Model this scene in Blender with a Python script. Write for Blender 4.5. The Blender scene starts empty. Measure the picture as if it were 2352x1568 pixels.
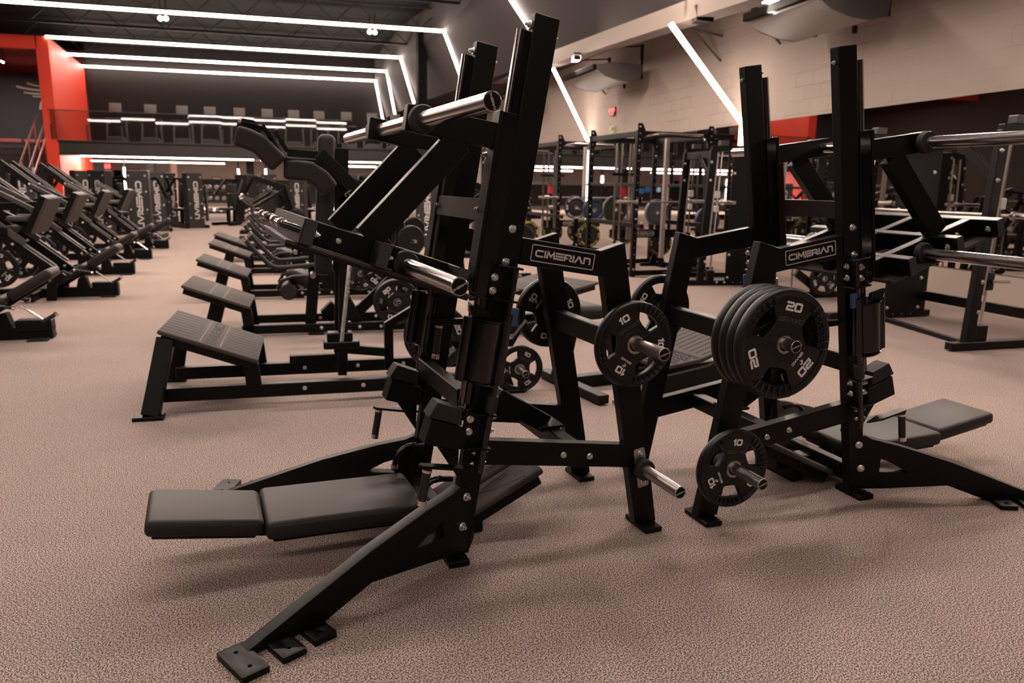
import bpy, bmesh, math, random
from mathutils import Vector, Matrix
R = math.radians
random.seed(7)
SC = bpy.context.scene
COL = SC.collection

# ---------------------------------------------------------------- camera
FPX, CW, CH = 1735.0, 2352.0, 1568.0
CAM_Z = 1.4
RX, RY, RZ = Vector((0.9663, -0.0377, 0.2566)), Vector((-0.2570, -0.1993, 0.9457)), Vector((0.0160, -0.9792, -0.2020))
def norm_axes():
    # rebuild the world axes in camera space (x right, y down, z forward) from the horizon and the hall's vanishing point
    d = Vector(((700 - 1176) / FPX, (415 - 784) / FPX, 1)).normalized()
    hv = Vector((1, 0.0164, 0)).normalized()
    n = d.cross(hv).normalized()
    if n.y > 0: n = -n
    return d.cross(n), d, n
RX, RY, RZ = norm_axes()
def cam_axis(c): return Vector((RX.dot(c), RY.dot(c), RZ.dot(c)))
cam_data = bpy.data.cameras.new('camera')
cam = bpy.data.objects.new('camera', cam_data); COL.objects.link(cam)
right, down, fwd = cam_axis(Vector((1, 0, 0))), cam_axis(Vector((0, 1, 0))), cam_axis(Vector((0, 0, 1)))
mw = Matrix((( right.x, -down.x, -fwd.x, 0), (right.y, -down.y, -fwd.y, 0), (right.z, -down.z, -fwd.z, CAM_Z), (0, 0, 0, 1)))
cam.matrix_world = mw
cam_data.sensor_fit = 'HORIZONTAL'; cam_data.sensor_width = 36.0; cam_data.lens = FPX / CW * 36.0
cam_data.clip_start = 0.05; cam_data.clip_end = 200
cam_data.dof.use_dof = True; cam_data.dof.focus_distance = 2.7; cam_data.dof.aperture_fstop = 3.4
SC.camera = cam

# ---------------------------------------------------------------- world, exposure
SC.view_settings.view_transform = 'Standard'; SC.view_settings.look = 'None'
SC.view_settings.gamma = 1.0; SC.view_settings.use_curve_mapping = False
SC.view_settings.exposure = 1.15
w = bpy.data.worlds.new('world'); SC.world = w; w.use_nodes = True
w.node_tree.nodes['Background'].inputs[0].default_value = (0.9, 0.8, 0.75, 1)
w.node_tree.nodes['Background'].inputs[1].default_value = 0.01
SC.cycles.use_denoising = True
SC.cycles.max_bounces = 6; SC.cycles.diffuse_bounces = 3; SC.cycles.glossy_bounces = 4; SC.cycles.transmission_bounces = 4
SC.cycles.sample_clamp_indirect = 6.0
SC.cycles.caustics_reflective = False; SC.cycles.caustics_refractive = False
LED_COL = (1.0, 0.82, 0.70)
LED_POWER = 22.0
# ceiling lamps of the hall above and behind the viewpoint (the same strip lights as further down the hall)
def area_lamp(name, loc, sx, sy, power, rot=(0, 0, 0), col=LED_COL):
    ld = bpy.data.lights.new(name, 'AREA'); ld.shape = 'RECTANGLE'; ld.size = sx; ld.size_y = sy
    ld.energy = power; ld.color = col
    o = bpy.data.objects.new(name, ld); COL.objects.link(o); o.location = loc; o.rotation_euler = rot
    return o
LAMPS = [('strip_lamp', (-0.5, 4.6, 6.62), 11, 0.12, 125), ('strip_lamp', (-0.5, 12.6, 6.62), 11, 0.12, 480),
         ('strip_lamp', (-0.5, 20.4, 6.62), 11, 0.12, 230), ('strip_lamp', (-2.0, 28.0, 6.60), 11, 0.12, 230)]
for a in LAMPS: area_lamp(*a, col=(0.97, 0.86, 0.84) if a[1][1] < 6 else LED_COL)

# ---------------------------------------------------------------- materials
MATS = {}
def nt(m):
    return m.node_tree.nodes, m.node_tree.links
def mat(name, col, rough=0.5, metal=0.0, spec=0.5, bump=0.0, bscale=200.0, var=0.0, coat=0.0, emit=None, estr=0.0):
    m = bpy.data.materials.new(name); m.use_nodes = True
    n, l = nt(m); b = n['Principled BSDF']
    b.inputs['Base Color'].default_value = (*col, 1); b.inputs['Roughness'].default_value = rough
    b.inputs['Metallic'].default_value = metal; b.inputs['Specular IOR Level'].default_value = spec
    b.inputs['Coat Weight'].default_value = coat
    if emit: b.inputs['Emission Color'].default_value = (*emit, 1); b.inputs['Emission Strength'].default_value = estr
    if bump or var:
        tc = n.new('ShaderNodeTexCoord'); nz = n.new('ShaderNodeTexNoise')
        nz.inputs['Scale'].default_value = bscale; nz.inputs['Detail'].default_value = 2
        l.new(tc.outputs['Object'], nz.inputs['Vector'])
        if bump:
            bp = n.new('ShaderNodeBump'); bp.inputs['Strength'].default_value = bump; bp.inputs['Distance'].default_value = 0.002
            l.new(nz.outputs['Fac'], bp.inputs['Height']); l.new(bp.outputs['Normal'], b.inputs['Normal'])
        if var:
            mx = n.new('ShaderNodeMix'); mx.data_type = 'RGBA'
            mx.inputs[6].default_value = (*[c * (1 - var) for c in col], 1); mx.inputs[7].default_value = (*[min(1, c * (1 + var)) for c in col], 1)
            l.new(nz.outputs['Fac'], mx.inputs[0]); l.new(mx.outputs[2], b.inputs['Base Color'])
    MATS[name] = m
    return m
POWDER = mat('black_powder_coat', (0.0012, 0.0009, 0.0009), 0.42, 0, 0.20, bump=0.2, bscale=900)
GLOSS = mat('black_gloss_paint', (0.0024, 0.0022, 0.0030), 0.14, 0, 0.5)
BROWNREFL = mat('black_plate_brown_reflection', (0.024, 0.016, 0.0145), 0.5, 0, 0.35, bump=0.2, bscale=700)  # black plates with the brown reflection of floor and wall put into the colour
CHROME = mat('chrome', (0.62, 0.57, 0.54), 0.2, 1.0, 0.5, bump=0.02, bscale=60)
STEEL = mat('raw_steel', (0.40, 0.37, 0.35), 0.38, 1.0, 0.5, bump=0.1, bscale=300, var=0.2)
ZINC = mat('zinc_bolt', (0.62, 0.61, 0.58), 0.34, 1.0)
BRASS = mat('yellow_zinc', (0.62, 0.52, 0.26), 0.34, 1.0)
RUBBER = mat('black_rubber', (0.010, 0.009, 0.009), 0.62, 0, 0.4, bump=0.15, bscale=500)
PLATE_R = mat('plate_rubber', (0.0065, 0.0058, 0.0060), 0.42, 0, 0.3, bump=0.12, bscale=420)
GRIP = mat('grip_rubber', (0.009, 0.0085, 0.0095), 0.55, 0, 0.4)
VINYL = mat('dark_vinyl', (0.0150, 0.0120, 0.0115), 0.54, 0, 0.3, bump=0.12, bscale=260)
TREAD = mat('tread_rubber', (0.055, 0.045, 0.041), 0.75, 0, 0.3, bump=0.3, bscale=300)
GROOVE = mat('groove_dark', (0.014, 0.012, 0.012), 0.8)
WHITE = mat('white_print', (0.66, 0.62, 0.62), 0.5)
LOGOW = mat('silver_print', (0.46, 0.43, 0.42), 0.4)
FAINT = mat('faint_emboss', (0.045, 0.042, 0.042), 0.4)
YELLOW = mat('yellow_print', (0.62, 0.46, 0.03), 0.5)
BLUEP = mat('blue_pad', (0.02, 0.05, 0.13), 0.5)
BACKW = mat('black_back_wall', (0.0085, 0.0068, 0.0068), 0.75, 0, 0.2)
DARKW = mat('dark_wall_paint', (0.042, 0.036, 0.035), 0.75, 0, 0.3)
BLACKC = mat('black_ceiling', (0.0035, 0.003, 0.003), 0.85, 0, 0.1)
TRUSSM = mat('truss_paint', (0.05, 0.043, 0.04), 0.6)
ROOFM = mat('roof_steel', (0.0085, 0.007, 0.0065), 0.8, 0, .2)
REDW = mat('red_wall_paint', (0.92, 0.072, 0.036), 0.55, 0, 0.3)
MAROON = mat('maroon_paint', (0.16, 0.018, 0.02), 0.65)
BEIGE = mat('beige_paint', (0.40, 0.325, 0.28), 0.7, 0, 0.3, bump=0.1, bscale=40)
WHITEP = mat('white_plastic', (0.62, 0.60, 0.57), 0.4)
TUBEEND = mat('blue_black_cap', (0.020, 0.021, 0.032), 0.5, bump=.3, bscale=60)
DSTEEL = mat('dark_steel', (0.10, 0.09, 0.085), 0.35, 0.8)
GREYP = mat('grey_paint', (0.22, 0.22, 0.23), 0.6)
MATTE = mat('matte_black', (0.006, 0.0055, 0.0055), 0.9, 0, 0.08)
DCHROME = mat('dark_chrome', (0.13, 0.115, 0.13), 0.13, 1.0)
MIRROR = mat('mirror_glass', (0.50, 0.47, 0.45), 0.015, 1.0)
LED = mat('led_strip', (1, 1, 1), 0.5, emit=LED_COL, estr=LED_POWER)
LEDW = mat('led_wall_strip', (1, 1, 1), 0.5, emit=LED_COL, estr=LED_POWER * 0.4)
REDLED = mat('red_digits', (0.1, 0, 0), 0.5, emit=(1.0, 0.05, 0.04), estr=2.2)
SCREEN = mat('screen_blue', (0.02, 0.03, 0.06), 0.2, emit=(0.12, 0.32, 0.75), estr=0.55)
SCREENW = mat('screen_white', (0.02, 0.03, 0.06), 0.2, emit=(0.55, 0.75, 1.0), estr=1.6)
EXITG = mat('exit_sign_green', (0.02, 0.07, 0.03), 0.5)
EXITW = mat('exit_sign_cream', (0.55, 0.56, 0.36), 0.5)
SPOTW = mat('spot_lamp', (1, 1, 1), 0.5, emit=(1, 0.9, 0.8), estr=14)
BLUEB = mat('navy_rubber', (0.014, 0.020, 0.050), 0.5)
GREENB = mat('green_rubber', (0.022, 0.028, 0.018), 0.5)
GREYB = mat('grey_rubber', (0.10, 0.10, 0.12), 0.55)
REDPL = mat('red_plastic', (0.5, 0.03, 0.03), 0.45)
NAVY = mat('navy_panel', (0.016, 0.022, 0.05), 0.5)
def glass_mat():
    m = bpy.data.materials.new('clear_glass'); m.use_nodes = True
    n, l = nt(m); n.remove(n['Principled BSDF'])
    tr = n.new('ShaderNodeBsdfTransparent'); tr.inputs[0].default_value = (0.86, 0.86, 0.86, 1)
    gl = n.new('ShaderNodeBsdfGlossy'); gl.inputs['Roughness'].default_value = 0.02
    fr = n.new('ShaderNodeFresnel'); fr.inputs[0].default_value = 1.6
    mx = n.new('ShaderNodeMixShader')
    l.new(fr.outputs[0], mx.inputs[0]); l.new(tr.outputs[0], mx.inputs[1]); l.new(gl.outputs[0], mx.inputs[2])
    l.new(mx.outputs[0], n['Material Output'].inputs[0])
    return m
GLASS = glass_mat()
def carpet_mat():
    m = bpy.data.materials.new('speckled_carpet'); m.use_nodes = True
    n, l = nt(m); b = n['Principled BSDF']; b.inputs['Roughness'].default_value = 0.92; b.inputs['Specular IOR Level'].default_value = 0.15
    tc = n.new('ShaderNodeTexCoord')
    nz = n.new('ShaderNodeTexNoise'); nz.inputs['Scale'].default_value = 205; nz.inputs['Detail'].default_value = 1.5; nz.inputs['Roughness'].default_value = 0.55
    l.new(tc.outputs['Object'], nz.inputs['Vector'])
    cr = n.new('ShaderNodeValToRGB'); e = cr.color_ramp.elements
    e[0].position = 0.45; e[0].color = (0.085, 0.057, 0.049, 1)
    e[1].position = 0.55; e[1].color = (0.48, 0.375, 0.328, 1)
    l.new(nz.outputs['Fac'], cr.inputs[0])
    big = n.new('ShaderNodeTexNoise'); big.inputs['Scale'].default_value = 1.3; big.inputs['Detail'].default_value = 3
    l.new(tc.outputs['Object'], big.inputs['Vector'])
    mr = n.new('ShaderNodeMapRange'); mr.inputs['To Min'].default_value = 0.86; mr.inputs['To Max'].default_value = 1.1
    l.new(big.outputs['Fac'], mr.inputs['Value'])
    mx = n.new('ShaderNodeMix'); mx.data_type = 'RGBA'; mx.blend_type = 'MULTIPLY'; mx.inputs[0].default_value = 1.0
    l.new(cr.outputs[0], mx.inputs[6]); l.new(mr.outputs[0], mx.inputs[7]); l.new(mx.outputs[2], b.inputs['Base Color'])
    bp = n.new('ShaderNodeBump'); bp.inputs['Strength'].default_value = 0.4; bp.inputs['Distance'].default_value = 0.004
    l.new(nz.outputs['Fac'], bp.inputs['Height']); l.new(bp.outputs['Normal'], b.inputs['Normal'])
    return m
CARPET = carpet_mat()
def block_mat():
    m = bpy.data.materials.new('painted_block_wall'); m.use_nodes = True
    n, l = nt(m); b = n['Principled BSDF']; b.inputs['Roughness'].default_value = 0.7; b.inputs['Specular IOR Level'].default_value = 0.3
    tc = n.new('ShaderNodeTexCoord'); sx = n.new('ShaderNodeSeparateXYZ'); cx = n.new('ShaderNodeCombineXYZ')
    l.new(tc.outputs['Object'], sx.inputs[0]); l.new(sx.outputs['Y'], cx.inputs['X']); l.new(sx.outputs['Z'], cx.inputs['Y'])
    br = n.new('ShaderNodeTexBrick'); br.inputs['Scale'].default_value = 1.0
    br.inputs['Brick Width'].default_value = 0.44; br.inputs['Row Height'].default_value = 0.215
    br.inputs['Mortar Size'].default_value = 0.006; br.inputs['Mortar Smooth'].default_value = 0.4
    br.inputs['Color1'].default_value = (0.42, 0.345, 0.30, 1); br.inputs['Color2'].default_value = (0.39, 0.32, 0.275, 1)
    br.inputs['Mortar'].default_value = (0.25, 0.20, 0.17, 1)
    nz = n.new('ShaderNodeTexNoise'); nz.inputs['Scale'].default_value = 1.1; nz.inputs['Detail'].default_value = 3; l.new(tc.outputs['Object'], nz.inputs['Vector'])
    rp = n.new('ShaderNodeMapRange'); rp.inputs['From Min'].default_value = .46; rp.inputs['From Max'].default_value = .62; rp.inputs['To Min'].default_value = .12; l.new(nz.outputs['Fac'], rp.inputs['Value'])
    mx = n.new('ShaderNodeMix'); mx.data_type = 'RGBA'; mx.inputs[6].default_value = (0.405, 0.333, 0.288, 1); l.new(rp.outputs[0], mx.inputs[0])
    l.new(cx.outputs[0], br.inputs['Vector']); l.new(br.outputs['Color'], mx.inputs[7]); l.new(mx.outputs[2], b.inputs['Base Color'])
    bp = n.new('ShaderNodeBump'); bp.invert = True; bp.inputs['Strength'].default_value = 0.2; bp.inputs['Distance'].default_value = 0.006
    l.new(br.outputs['Fac'], bp.inputs['Height']); l.new(bp.outputs['Normal'], b.inputs['Normal'])
    return m
BLOCK = block_mat()

# ---------------------------------------------------------------- mesh builder
def basis(d, up=(0, 0, 1)):
    d = Vector(d).normalized(); up = Vector(up)
    if abs(d.dot(up.normalized())) > 0.98: up = Vector((0, 1, 0)) if abs(d.y) < 0.9 else Vector((1, 0, 0))
    s = d.cross(up).normalized(); u = s.cross(d).normalized()
    return d, s, u
class MB:
    def __init__(s): s.bm = bmesh.new()
    def _add(s, vs, fs):
        v = [s.bm.verts.new(p) for p in vs]
        for f in fs:
            try: s.bm.faces.new([v[i] for i in f])
            except ValueError: pass
        return s
    def hexa(s, p):
        return s._add(p, [(3, 2, 1, 0), (4, 5, 6, 7), (0, 1, 5, 4), (1, 2, 6, 5), (2, 3, 7, 6), (3, 0, 4, 7)])
    def box(s, c, d, m=None):
        x, y, z = d[0] / 2, d[1] / 2, d[2] / 2
        p = [Vector(q) for q in ((-x, -y, -z), (x, -y, -z), (x, y, -z), (-x, y, -z), (-x, -y, z), (x, -y, z), (x, y, z), (-x, y, z))]
        if m is not None: p = [m @ q for q in p]
        return s.hexa([q + Vector(c) for q in p])
    def rbox(s, c, d, r=0.01, seg=2, m=None):
        t = MB(); t.box((0, 0, 0), d)
        bmesh.ops.bevel(t.bm, geom=t.bm.edges[:], offset=r, segments=seg, profile=0.5, affect='EDGES')
        M = Matrix.Translation(Vector(c)) @ (m.to_4x4() if m is not None else Matrix())
        return s.merge(t, M)
    def merge(s, t, M=Matrix()):
        mp = {v: s.bm.verts.new(M @ v.co) for v in t.bm.verts}
        for f in t.bm.faces:
            try: s.bm.faces.new([mp[v] for v in f.verts])
            except ValueError: pass
        t.bm.free(); return s
    def bar(s, a, b, wd, ht, up=(0, 0, 1)):           # rectangular tube: width sideways, height along up
        a, b = Vector(a), Vector(b); d, sd, u = basis(b - a, up); h, k = sd * wd / 2, u * ht / 2
        return s.hexa([a - h - k, a + h - k, a + h + k, a - h + k, b - h - k, b + h - k, b + h + k, b - h + k])
    def cyl(s, a, b, r, seg=20, r2=None, cap=True):
        a, b = Vector(a), Vector(b); d, sd, u = basis(b - a); r2 = r if r2 is None else r2
        ring = lambda c, rr: [c + (sd * math.cos(2 * math.pi * i / seg) + u * math.sin(2 * math.pi * i / seg)) * rr for i in range(seg)]
        vs = ring(a, r) + ring(b, r2)
        fs = [(i, (i + 1) % seg, seg + (i + 1) % seg, seg + i) for i in range(seg)]
        if cap: fs += [tuple(range(seg))[::-1], tuple(range(seg, 2 * seg))]
        return s._add(vs, fs)
    def tube(s, pts, r, seg=12, cap=True):
        P = [Vector(p) for p in pts]; n = len(P); vs = []; pu = None
        for i, p in enumerate(P):
            t = (P[min(i + 1, n - 1)] - P[max(i - 1, 0)]).normalized()
            if pu is None: d, sd, u = basis(t)
            else:
                u = (pu - t * pu.dot(t)).normalized(); sd = t.cross(u)
            pu = u
            vs += [p + (sd * math.cos(2 * math.pi * k / seg) + u * math.sin(2 * math.pi * k / seg)) * r for k in range(seg)]
        fs = [(i * seg + k, i * seg + (k + 1) % seg, (i + 1) * seg + (k + 1) % seg, (i + 1) * seg + k) for i in range(n - 1) for k in range(seg)]
        if cap: fs += [tuple(range(seg))[::-1], tuple(range((n - 1) * seg, n * seg))]
        return s._add(vs, fs)
    def lathe(s, prof, o, axis, seg=40, close=True):   # prof: (radius, along axis)
        o = Vector(o); d, sd, u = basis(axis); n = len(prof)
        vs = [o + d * z + (sd * math.cos(2 * math.pi * k / seg) + u * math.sin(2 * math.pi * k / seg)) * r for r, z in prof for k in range(seg)]
        rng = range(n) if close else range(n - 1)
        fs = [(i * seg + k, i * seg + (k + 1) % seg, ((i + 1) % n) * seg + (k + 1) % seg, ((i + 1) % n) * seg + k) for i in rng for k in range(seg)]
        return s._add(vs, fs)
    def prism(s, pts, o, ex, ey, th):                  # 2D polygon in plane (ex, ey) at o, thick both ways along the normal
        o, ex, ey = Vector(o), Vector(ex), Vector(ey); nn = ex.cross(ey).normalized() * th / 2; n = len(pts)
        vs = [o + ex * a + ey * b - nn for a, b in pts] + [o + ex * a + ey * b + nn for a, b in pts]
        fs = [tuple(range(n))[::-1], tuple(range(n, 2 * n))] + [(i, (i + 1) % n, n + (i + 1) % n, n + i) for i in range(n)]
        return s._add(vs, fs)
    def flat(s, loops, M, th, bev=0.0, seg=2):         # filled outline with holes, thickness th, via a 2D curve
        cu = bpy.data.curves.new('c', 'CURVE'); cu.dimensions = '2D'; cu.fill_mode = 'BOTH'
        cu.extrude = max(th / 2 - bev, 0); cu.bevel_depth = bev; cu.bevel_resolution = seg
        for lp in loops:
            sp = cu.splines.new('POLY'); sp.points.add(len(lp) - 1); sp.use_cyclic_u = True
            for i, (x, y) in enumerate(lp): sp.points[i].co = (x, y, 0, 1)
        ob = bpy.data.objects.new('c', cu); COL.objects.link(ob)
        me = bpy.data.meshes.new_from_object(ob.evaluated_get(bpy.context.evaluated_depsgraph_get()))
        t = MB(); t.bm.from_mesh(me); bmesh.ops.remove_doubles(t.bm, verts=t.bm.verts[:], dist=1e-5)
        bpy.data.objects.remove(ob); bpy.data.curves.remove(cu); bpy.data.meshes.remove(me)
        return s.merge(t, M)
    def build(s, name, m, parent=None, bevel=0.0, bseg=2, smooth=True):
        bm = s.bm
        bmesh.ops.recalc_face_normals(bm, faces=bm.faces[:])
        if bevel:
            ed = [e for e in bm.edges if len(e.link_faces) == 2 and e.calc_face_angle(0) > 0.6]
            try: bmesh.ops.bevel(bm, geom=ed, offset=bevel, segments=bseg, profile=0.5, affect='EDGES', clamp_overlap=True)
            except Exception: pass
        me = bpy.data.meshes.new(name); bm.to_mesh(me); bm.free()
        if smooth:
            me.polygons.foreach_set('use_smooth', [True] * len(me.polygons)); me.set_sharp_from_angle(angle=R(32))
        me.materials.append(m)
        o = bpy.data.objects.new(name, me); COL.objects.link(o)
        if bevel and smooth:
            wn = o.modifiers.new('weighted_normal', 'WEIGHTED_NORMAL'); wn.keep_sharp = True; wn.weight = 100
        if parent: o.parent = parent
        return o
def M4(o, ex, ey):
    ex, ey = Vector(ex).normalized(), Vector(ey).normalized(); ez = ex.cross(ey)
    return Matrix(((ex.x, ey.x, ez.x, o[0]), (ex.y, ey.y, ez.y, o[1]), (ex.z, ey.z, ez.z, o[2]), (0, 0, 0, 1)))
def tag(o, label=None, cat=None, group=None, kind=None):
    if label: o['label'] = label
    if cat: o['category'] = cat
    if group: o['group'] = group
    if kind: o['kind'] = kind
    return o
def empty(name, loc, rz=0.0, label=None, cat=None, group=None):
    o = bpy.data.objects.new(name, None); COL.objects.link(o); o.location = loc; o.rotation_euler = (0, 0, rz)
    o.empty_display_size = 0.1
    return tag(o, label, cat, group)
def copy_tree(o, parent=None):
    c = o.copy(); COL.objects.link(c); c.parent = parent
    for ch in list(o.children): copy_tree(ch, c)
    return c
def place(o, loc, rz, label, group=None):
    o.location = loc; o.rotation_euler = (0, 0, rz); o['label'] = label
    if group: o['group'] = group
    return o
def struct(mb, name, m, bevel=0.0):
    return tag(mb.build(name, m, None, bevel), kind='structure')
def circ(r, n=48, cx=0, cy=0): return [(cx + r * math.cos(2 * math.pi * i / n), cy + r * math.sin(2 * math.pi * i / n)) for i in range(n)]
def rrect(w, h, r, n=5):
    out = []
    for cx, cy, a0 in ((w / 2 - r, h / 2 - r, 0), (-w / 2 + r, h / 2 - r, 90), (-w / 2 + r, -h / 2 + r, 180), (w / 2 - r, -h / 2 + r, 270)):
        out += [(cx + r * math.cos(R(a0 + 90 * i / n)), cy + r * math.sin(R(a0 + 90 * i / n))) for i in range(n + 1)]
    return out

# ---------------------------------------------------------------- lettering made of strokes (unit height 1)
GLY = {
 'C': (1.15, [[(1.1, 1), (.25, 1), (0, .8), (0, .2), (.25, 0), (1.1, 0)]]),
 'I': (.12, [[(.06, 0), (.06, 1)]]),
 'M': (1.2, [[(0, 0), (.1, 1), (.6, .25), (1.1, 1), (1.2, 0)]]),
 'E': (1.15, [[(0, 1), (1.1, 1)], [(0, .5), (1.1, .5)], [(0, 0), (1.1, 0)]]),
 'R': (1.1, [[(0, 0), (0, 1), (.9, 1), (1.05, .85), (1.05, .55), (.9, .4), (.2, .4)], [(.6, .4), (1.1, 0)]]),
 'A': (1.2, [[(0, 0), (.5, 1), (.62, 1), (1.15, 0)]]),
 'N': (1.0, [[(0, 0), (0, 1), (.8, 1), (1.0, .8), (1.0, 0)]]),
 'G': (1.0, [[(1, 1), (0, 1), (0, 0), (1, 0), (1, .5), (.5, .5)]]),
 'K': (1.0, [[(0, 0), (0, 1)], [(1, 1), (.1, .5), (1, 0)]]),
 'D': (1.0, [[(0, 0), (0, 1), (.8, 1), (1, .8), (1, .2), (.8, 0), (0, 0)]]),
 'O': (1.0, [[(0, 0), (0, 1), (1, 1), (1, 0), (0, 0)]]),
 'S': (1.0, [[(1, 1), (0, 1), (0, .5), (1, .5), (1, 0), (0, 0)]]),
 'L': (.9, [[(0, 1), (0, 0), (.9, 0)]]),
 'V': (1.0, [[(0, 1), (.5, 0), (1, 1)]]),
 'T': (1.0, [[(0, 1), (1, 1)], [(.5, 1), (.5, 0)]]),
 'P': (1.0, [[(0, 0), (0, 1), (1, 1), (1, .45), (0, .45)]]),
 '0': (.85, [[(.1, 0), (0, .1), (0, .9), (.1, 1), (.75, 1), (.85, .9), (.85, .1), (.75, 0), (.1, 0)]]),
 '1': (.3, [[(0, .8), (.22, 1), (.22, 0)]]),
 '2': (.85, [[(0, 1), (.75, 1), (.85, .9), (.85, .6), (.75, .5), (.1, .5), (0, .4), (0, 0), (.85, 0)]]),
 '5': (.85, [[(.85, 1), (0, 1), (0, .55), (.75, .55), (.85, .45), (.85, .1), (.75, 0), (0, 0)]]),
 '8': (.85, [[(0, 0), (0, 1), (.85, 1), (.85, 0), (0, 0)], [(0, .5), (.85, .5)]]),
 ':': (.2, [[(.1, .2), (.1, .32)], [(.1, .68), (.1, .8)]]),
 ' ': (.6, []), '-': (.7, [[(0, .5), (.7, .5)]]),
}
def strokes(mb, text, M, h, t, th=0.0012, gap=0.28, aspect=1.0, center=True):
    # M maps text space (x right, y up, z out) to local space
    W = sum(GLY[c][0] * aspect + gap for c in text) - gap
    x = -W / 2 if center else 0.0
    y0 = -0.5 if center else 0.0
    hw = t / 2
    for c in text:
        wd, paths = GLY[c]
        for p in paths:
            q = [Vector(((x + a * aspect) * h, (y0 + b * (1 - t) + t / 2) * h, 0)) for a, b in p]
            n = len(q); closed = (q[0] - q[-1]).length < 1e-6
            if not closed:
                e0, e1 = (q[0] - q[1]).normalized() * hw * h, (q[-1] - q[-2]).normalized() * hw * h; q[0] = q[0] + e0; q[-1] = q[-1] + e1
            L, Rr = [], []
            for i in range(n):
                if closed and i in (0, n - 1): d0, d1 = (q[0] - q[n - 2]).normalized(), (q[1] - q[0]).normalized()
                else:
                    d0 = (q[i] - q[i - 1]).normalized() if i else (q[1] - q[0]).normalized()
                    d1 = (q[i + 1] - q[i]).normalized() if i < n - 1 else (q[i] - q[i - 1]).normalized()
                m = d0 + d1
                m = m.normalized() if m.length > 1e-4 else d0
                k = 1 / max(0.45, m.dot(d0)); nn = Vector((-m.y, m.x, 0)) * hw * h * k
                L.append(q[i] + nn); Rr.append(q[i] - nn)
            vs = [M @ v for v in L] + [M @ v for v in Rr]
            up = M.to_3x3() @ Vector((0, 0, th))
            vs2 = vs + [v + up for v in vs]
            fs = []
            for i in range(n - 1):
                a, b, c2, d2 = i, i + 1, n + i + 1, n + i
                fs += [(2 * n + a, 2 * n + d2, 2 * n + c2, 2 * n + b), (a, b, 2 * n + b, 2 * n + a), (d2, 2 * n + d2, 2 * n + c2, c2)]
            fs += [(0, 2 * n, 3 * n, n), (n - 1, 2 * n - 1, 4 * n - 1, 3 * n - 1)]
            mb._add(vs2, fs)
        x += wd * aspect + gap
    return mb
# one bolt mesh, copied wherever a bolt head shows
_b = MB(); _b.lathe([(0.0, 0.0), (0.0145, 0.0), (0.0145, 0.0025), (0.0125, 0.004), (0.0085, 0.004), (0.0085, 0.012), (0.005, 0.0125), (0.005, 0.019), (0.0, 0.020)], (0, 0, 0), (0, 0, 1), 14, close=False)
BOLT0 = _b.build('bolt', ZINC); BOLT_ME = BOLT0.data; bpy.data.objects.remove(BOLT0)
def bolt(parent, p, n, s=1.0, m=None):
    o = bpy.data.objects.new('bolt', BOLT_ME); COL.objects.link(o); o.parent = parent
    d, sd, u = basis(n)
    o.matrix_local = Matrix(((sd.x, u.x, d.x, p[0]), (sd.y, u.y, d.y, p[1]), (sd.z, u.z, d.z, p[2]), (0, 0, 0, 1))) @ Matrix.Scale(s, 4)
    return o
# ================================================================ the hall
def cam_ray(u, v):
    c = Vector(((u - 1176) / FPX, (v - 784) / FPX, 1)); return cam_axis(c)
def at(u, v, Y):                                    # world point at depth Y behind photo pixel (u, v)
    r = cam_ray(u, v); t = Y / r.y; return Vector((r.x * t, Y, CAM_Z + r.z * t))
def quad(*p): return MB()._add([Vector(q) for q in p], [tuple(range(len(p)))])
WX = 7.75
struct(MB().box((-6.1, -.1, -.05), (27.8, 52.0, .1)), 'floor', CARPET)
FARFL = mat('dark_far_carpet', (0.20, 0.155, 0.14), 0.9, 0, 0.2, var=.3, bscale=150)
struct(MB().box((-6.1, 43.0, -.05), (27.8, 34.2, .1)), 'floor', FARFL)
struct(MB().box((WX + .1, 17, 2.4), (.2, 86, 4.9)), 'wall_right', BLOCK)
struct(MB().box((-20.1, 17, 4), (.2, 86, 8)), 'wall_left', mat('left_wall_paint', (.07, .062, .06), .7))
struct(MB().box((-6.1, -26.1, 4), (28, .2, 8)), 'wall_behind', BEIGE)
struct(MB().box((WX - .02, 9.5, .225), (.04, 70, .45)), 'baseboard_right', BEIGE)
struct(MB().box((-6.1, 17, 8.0), (28, 86.2, .2)), 'ceiling', BLACKC)
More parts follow.
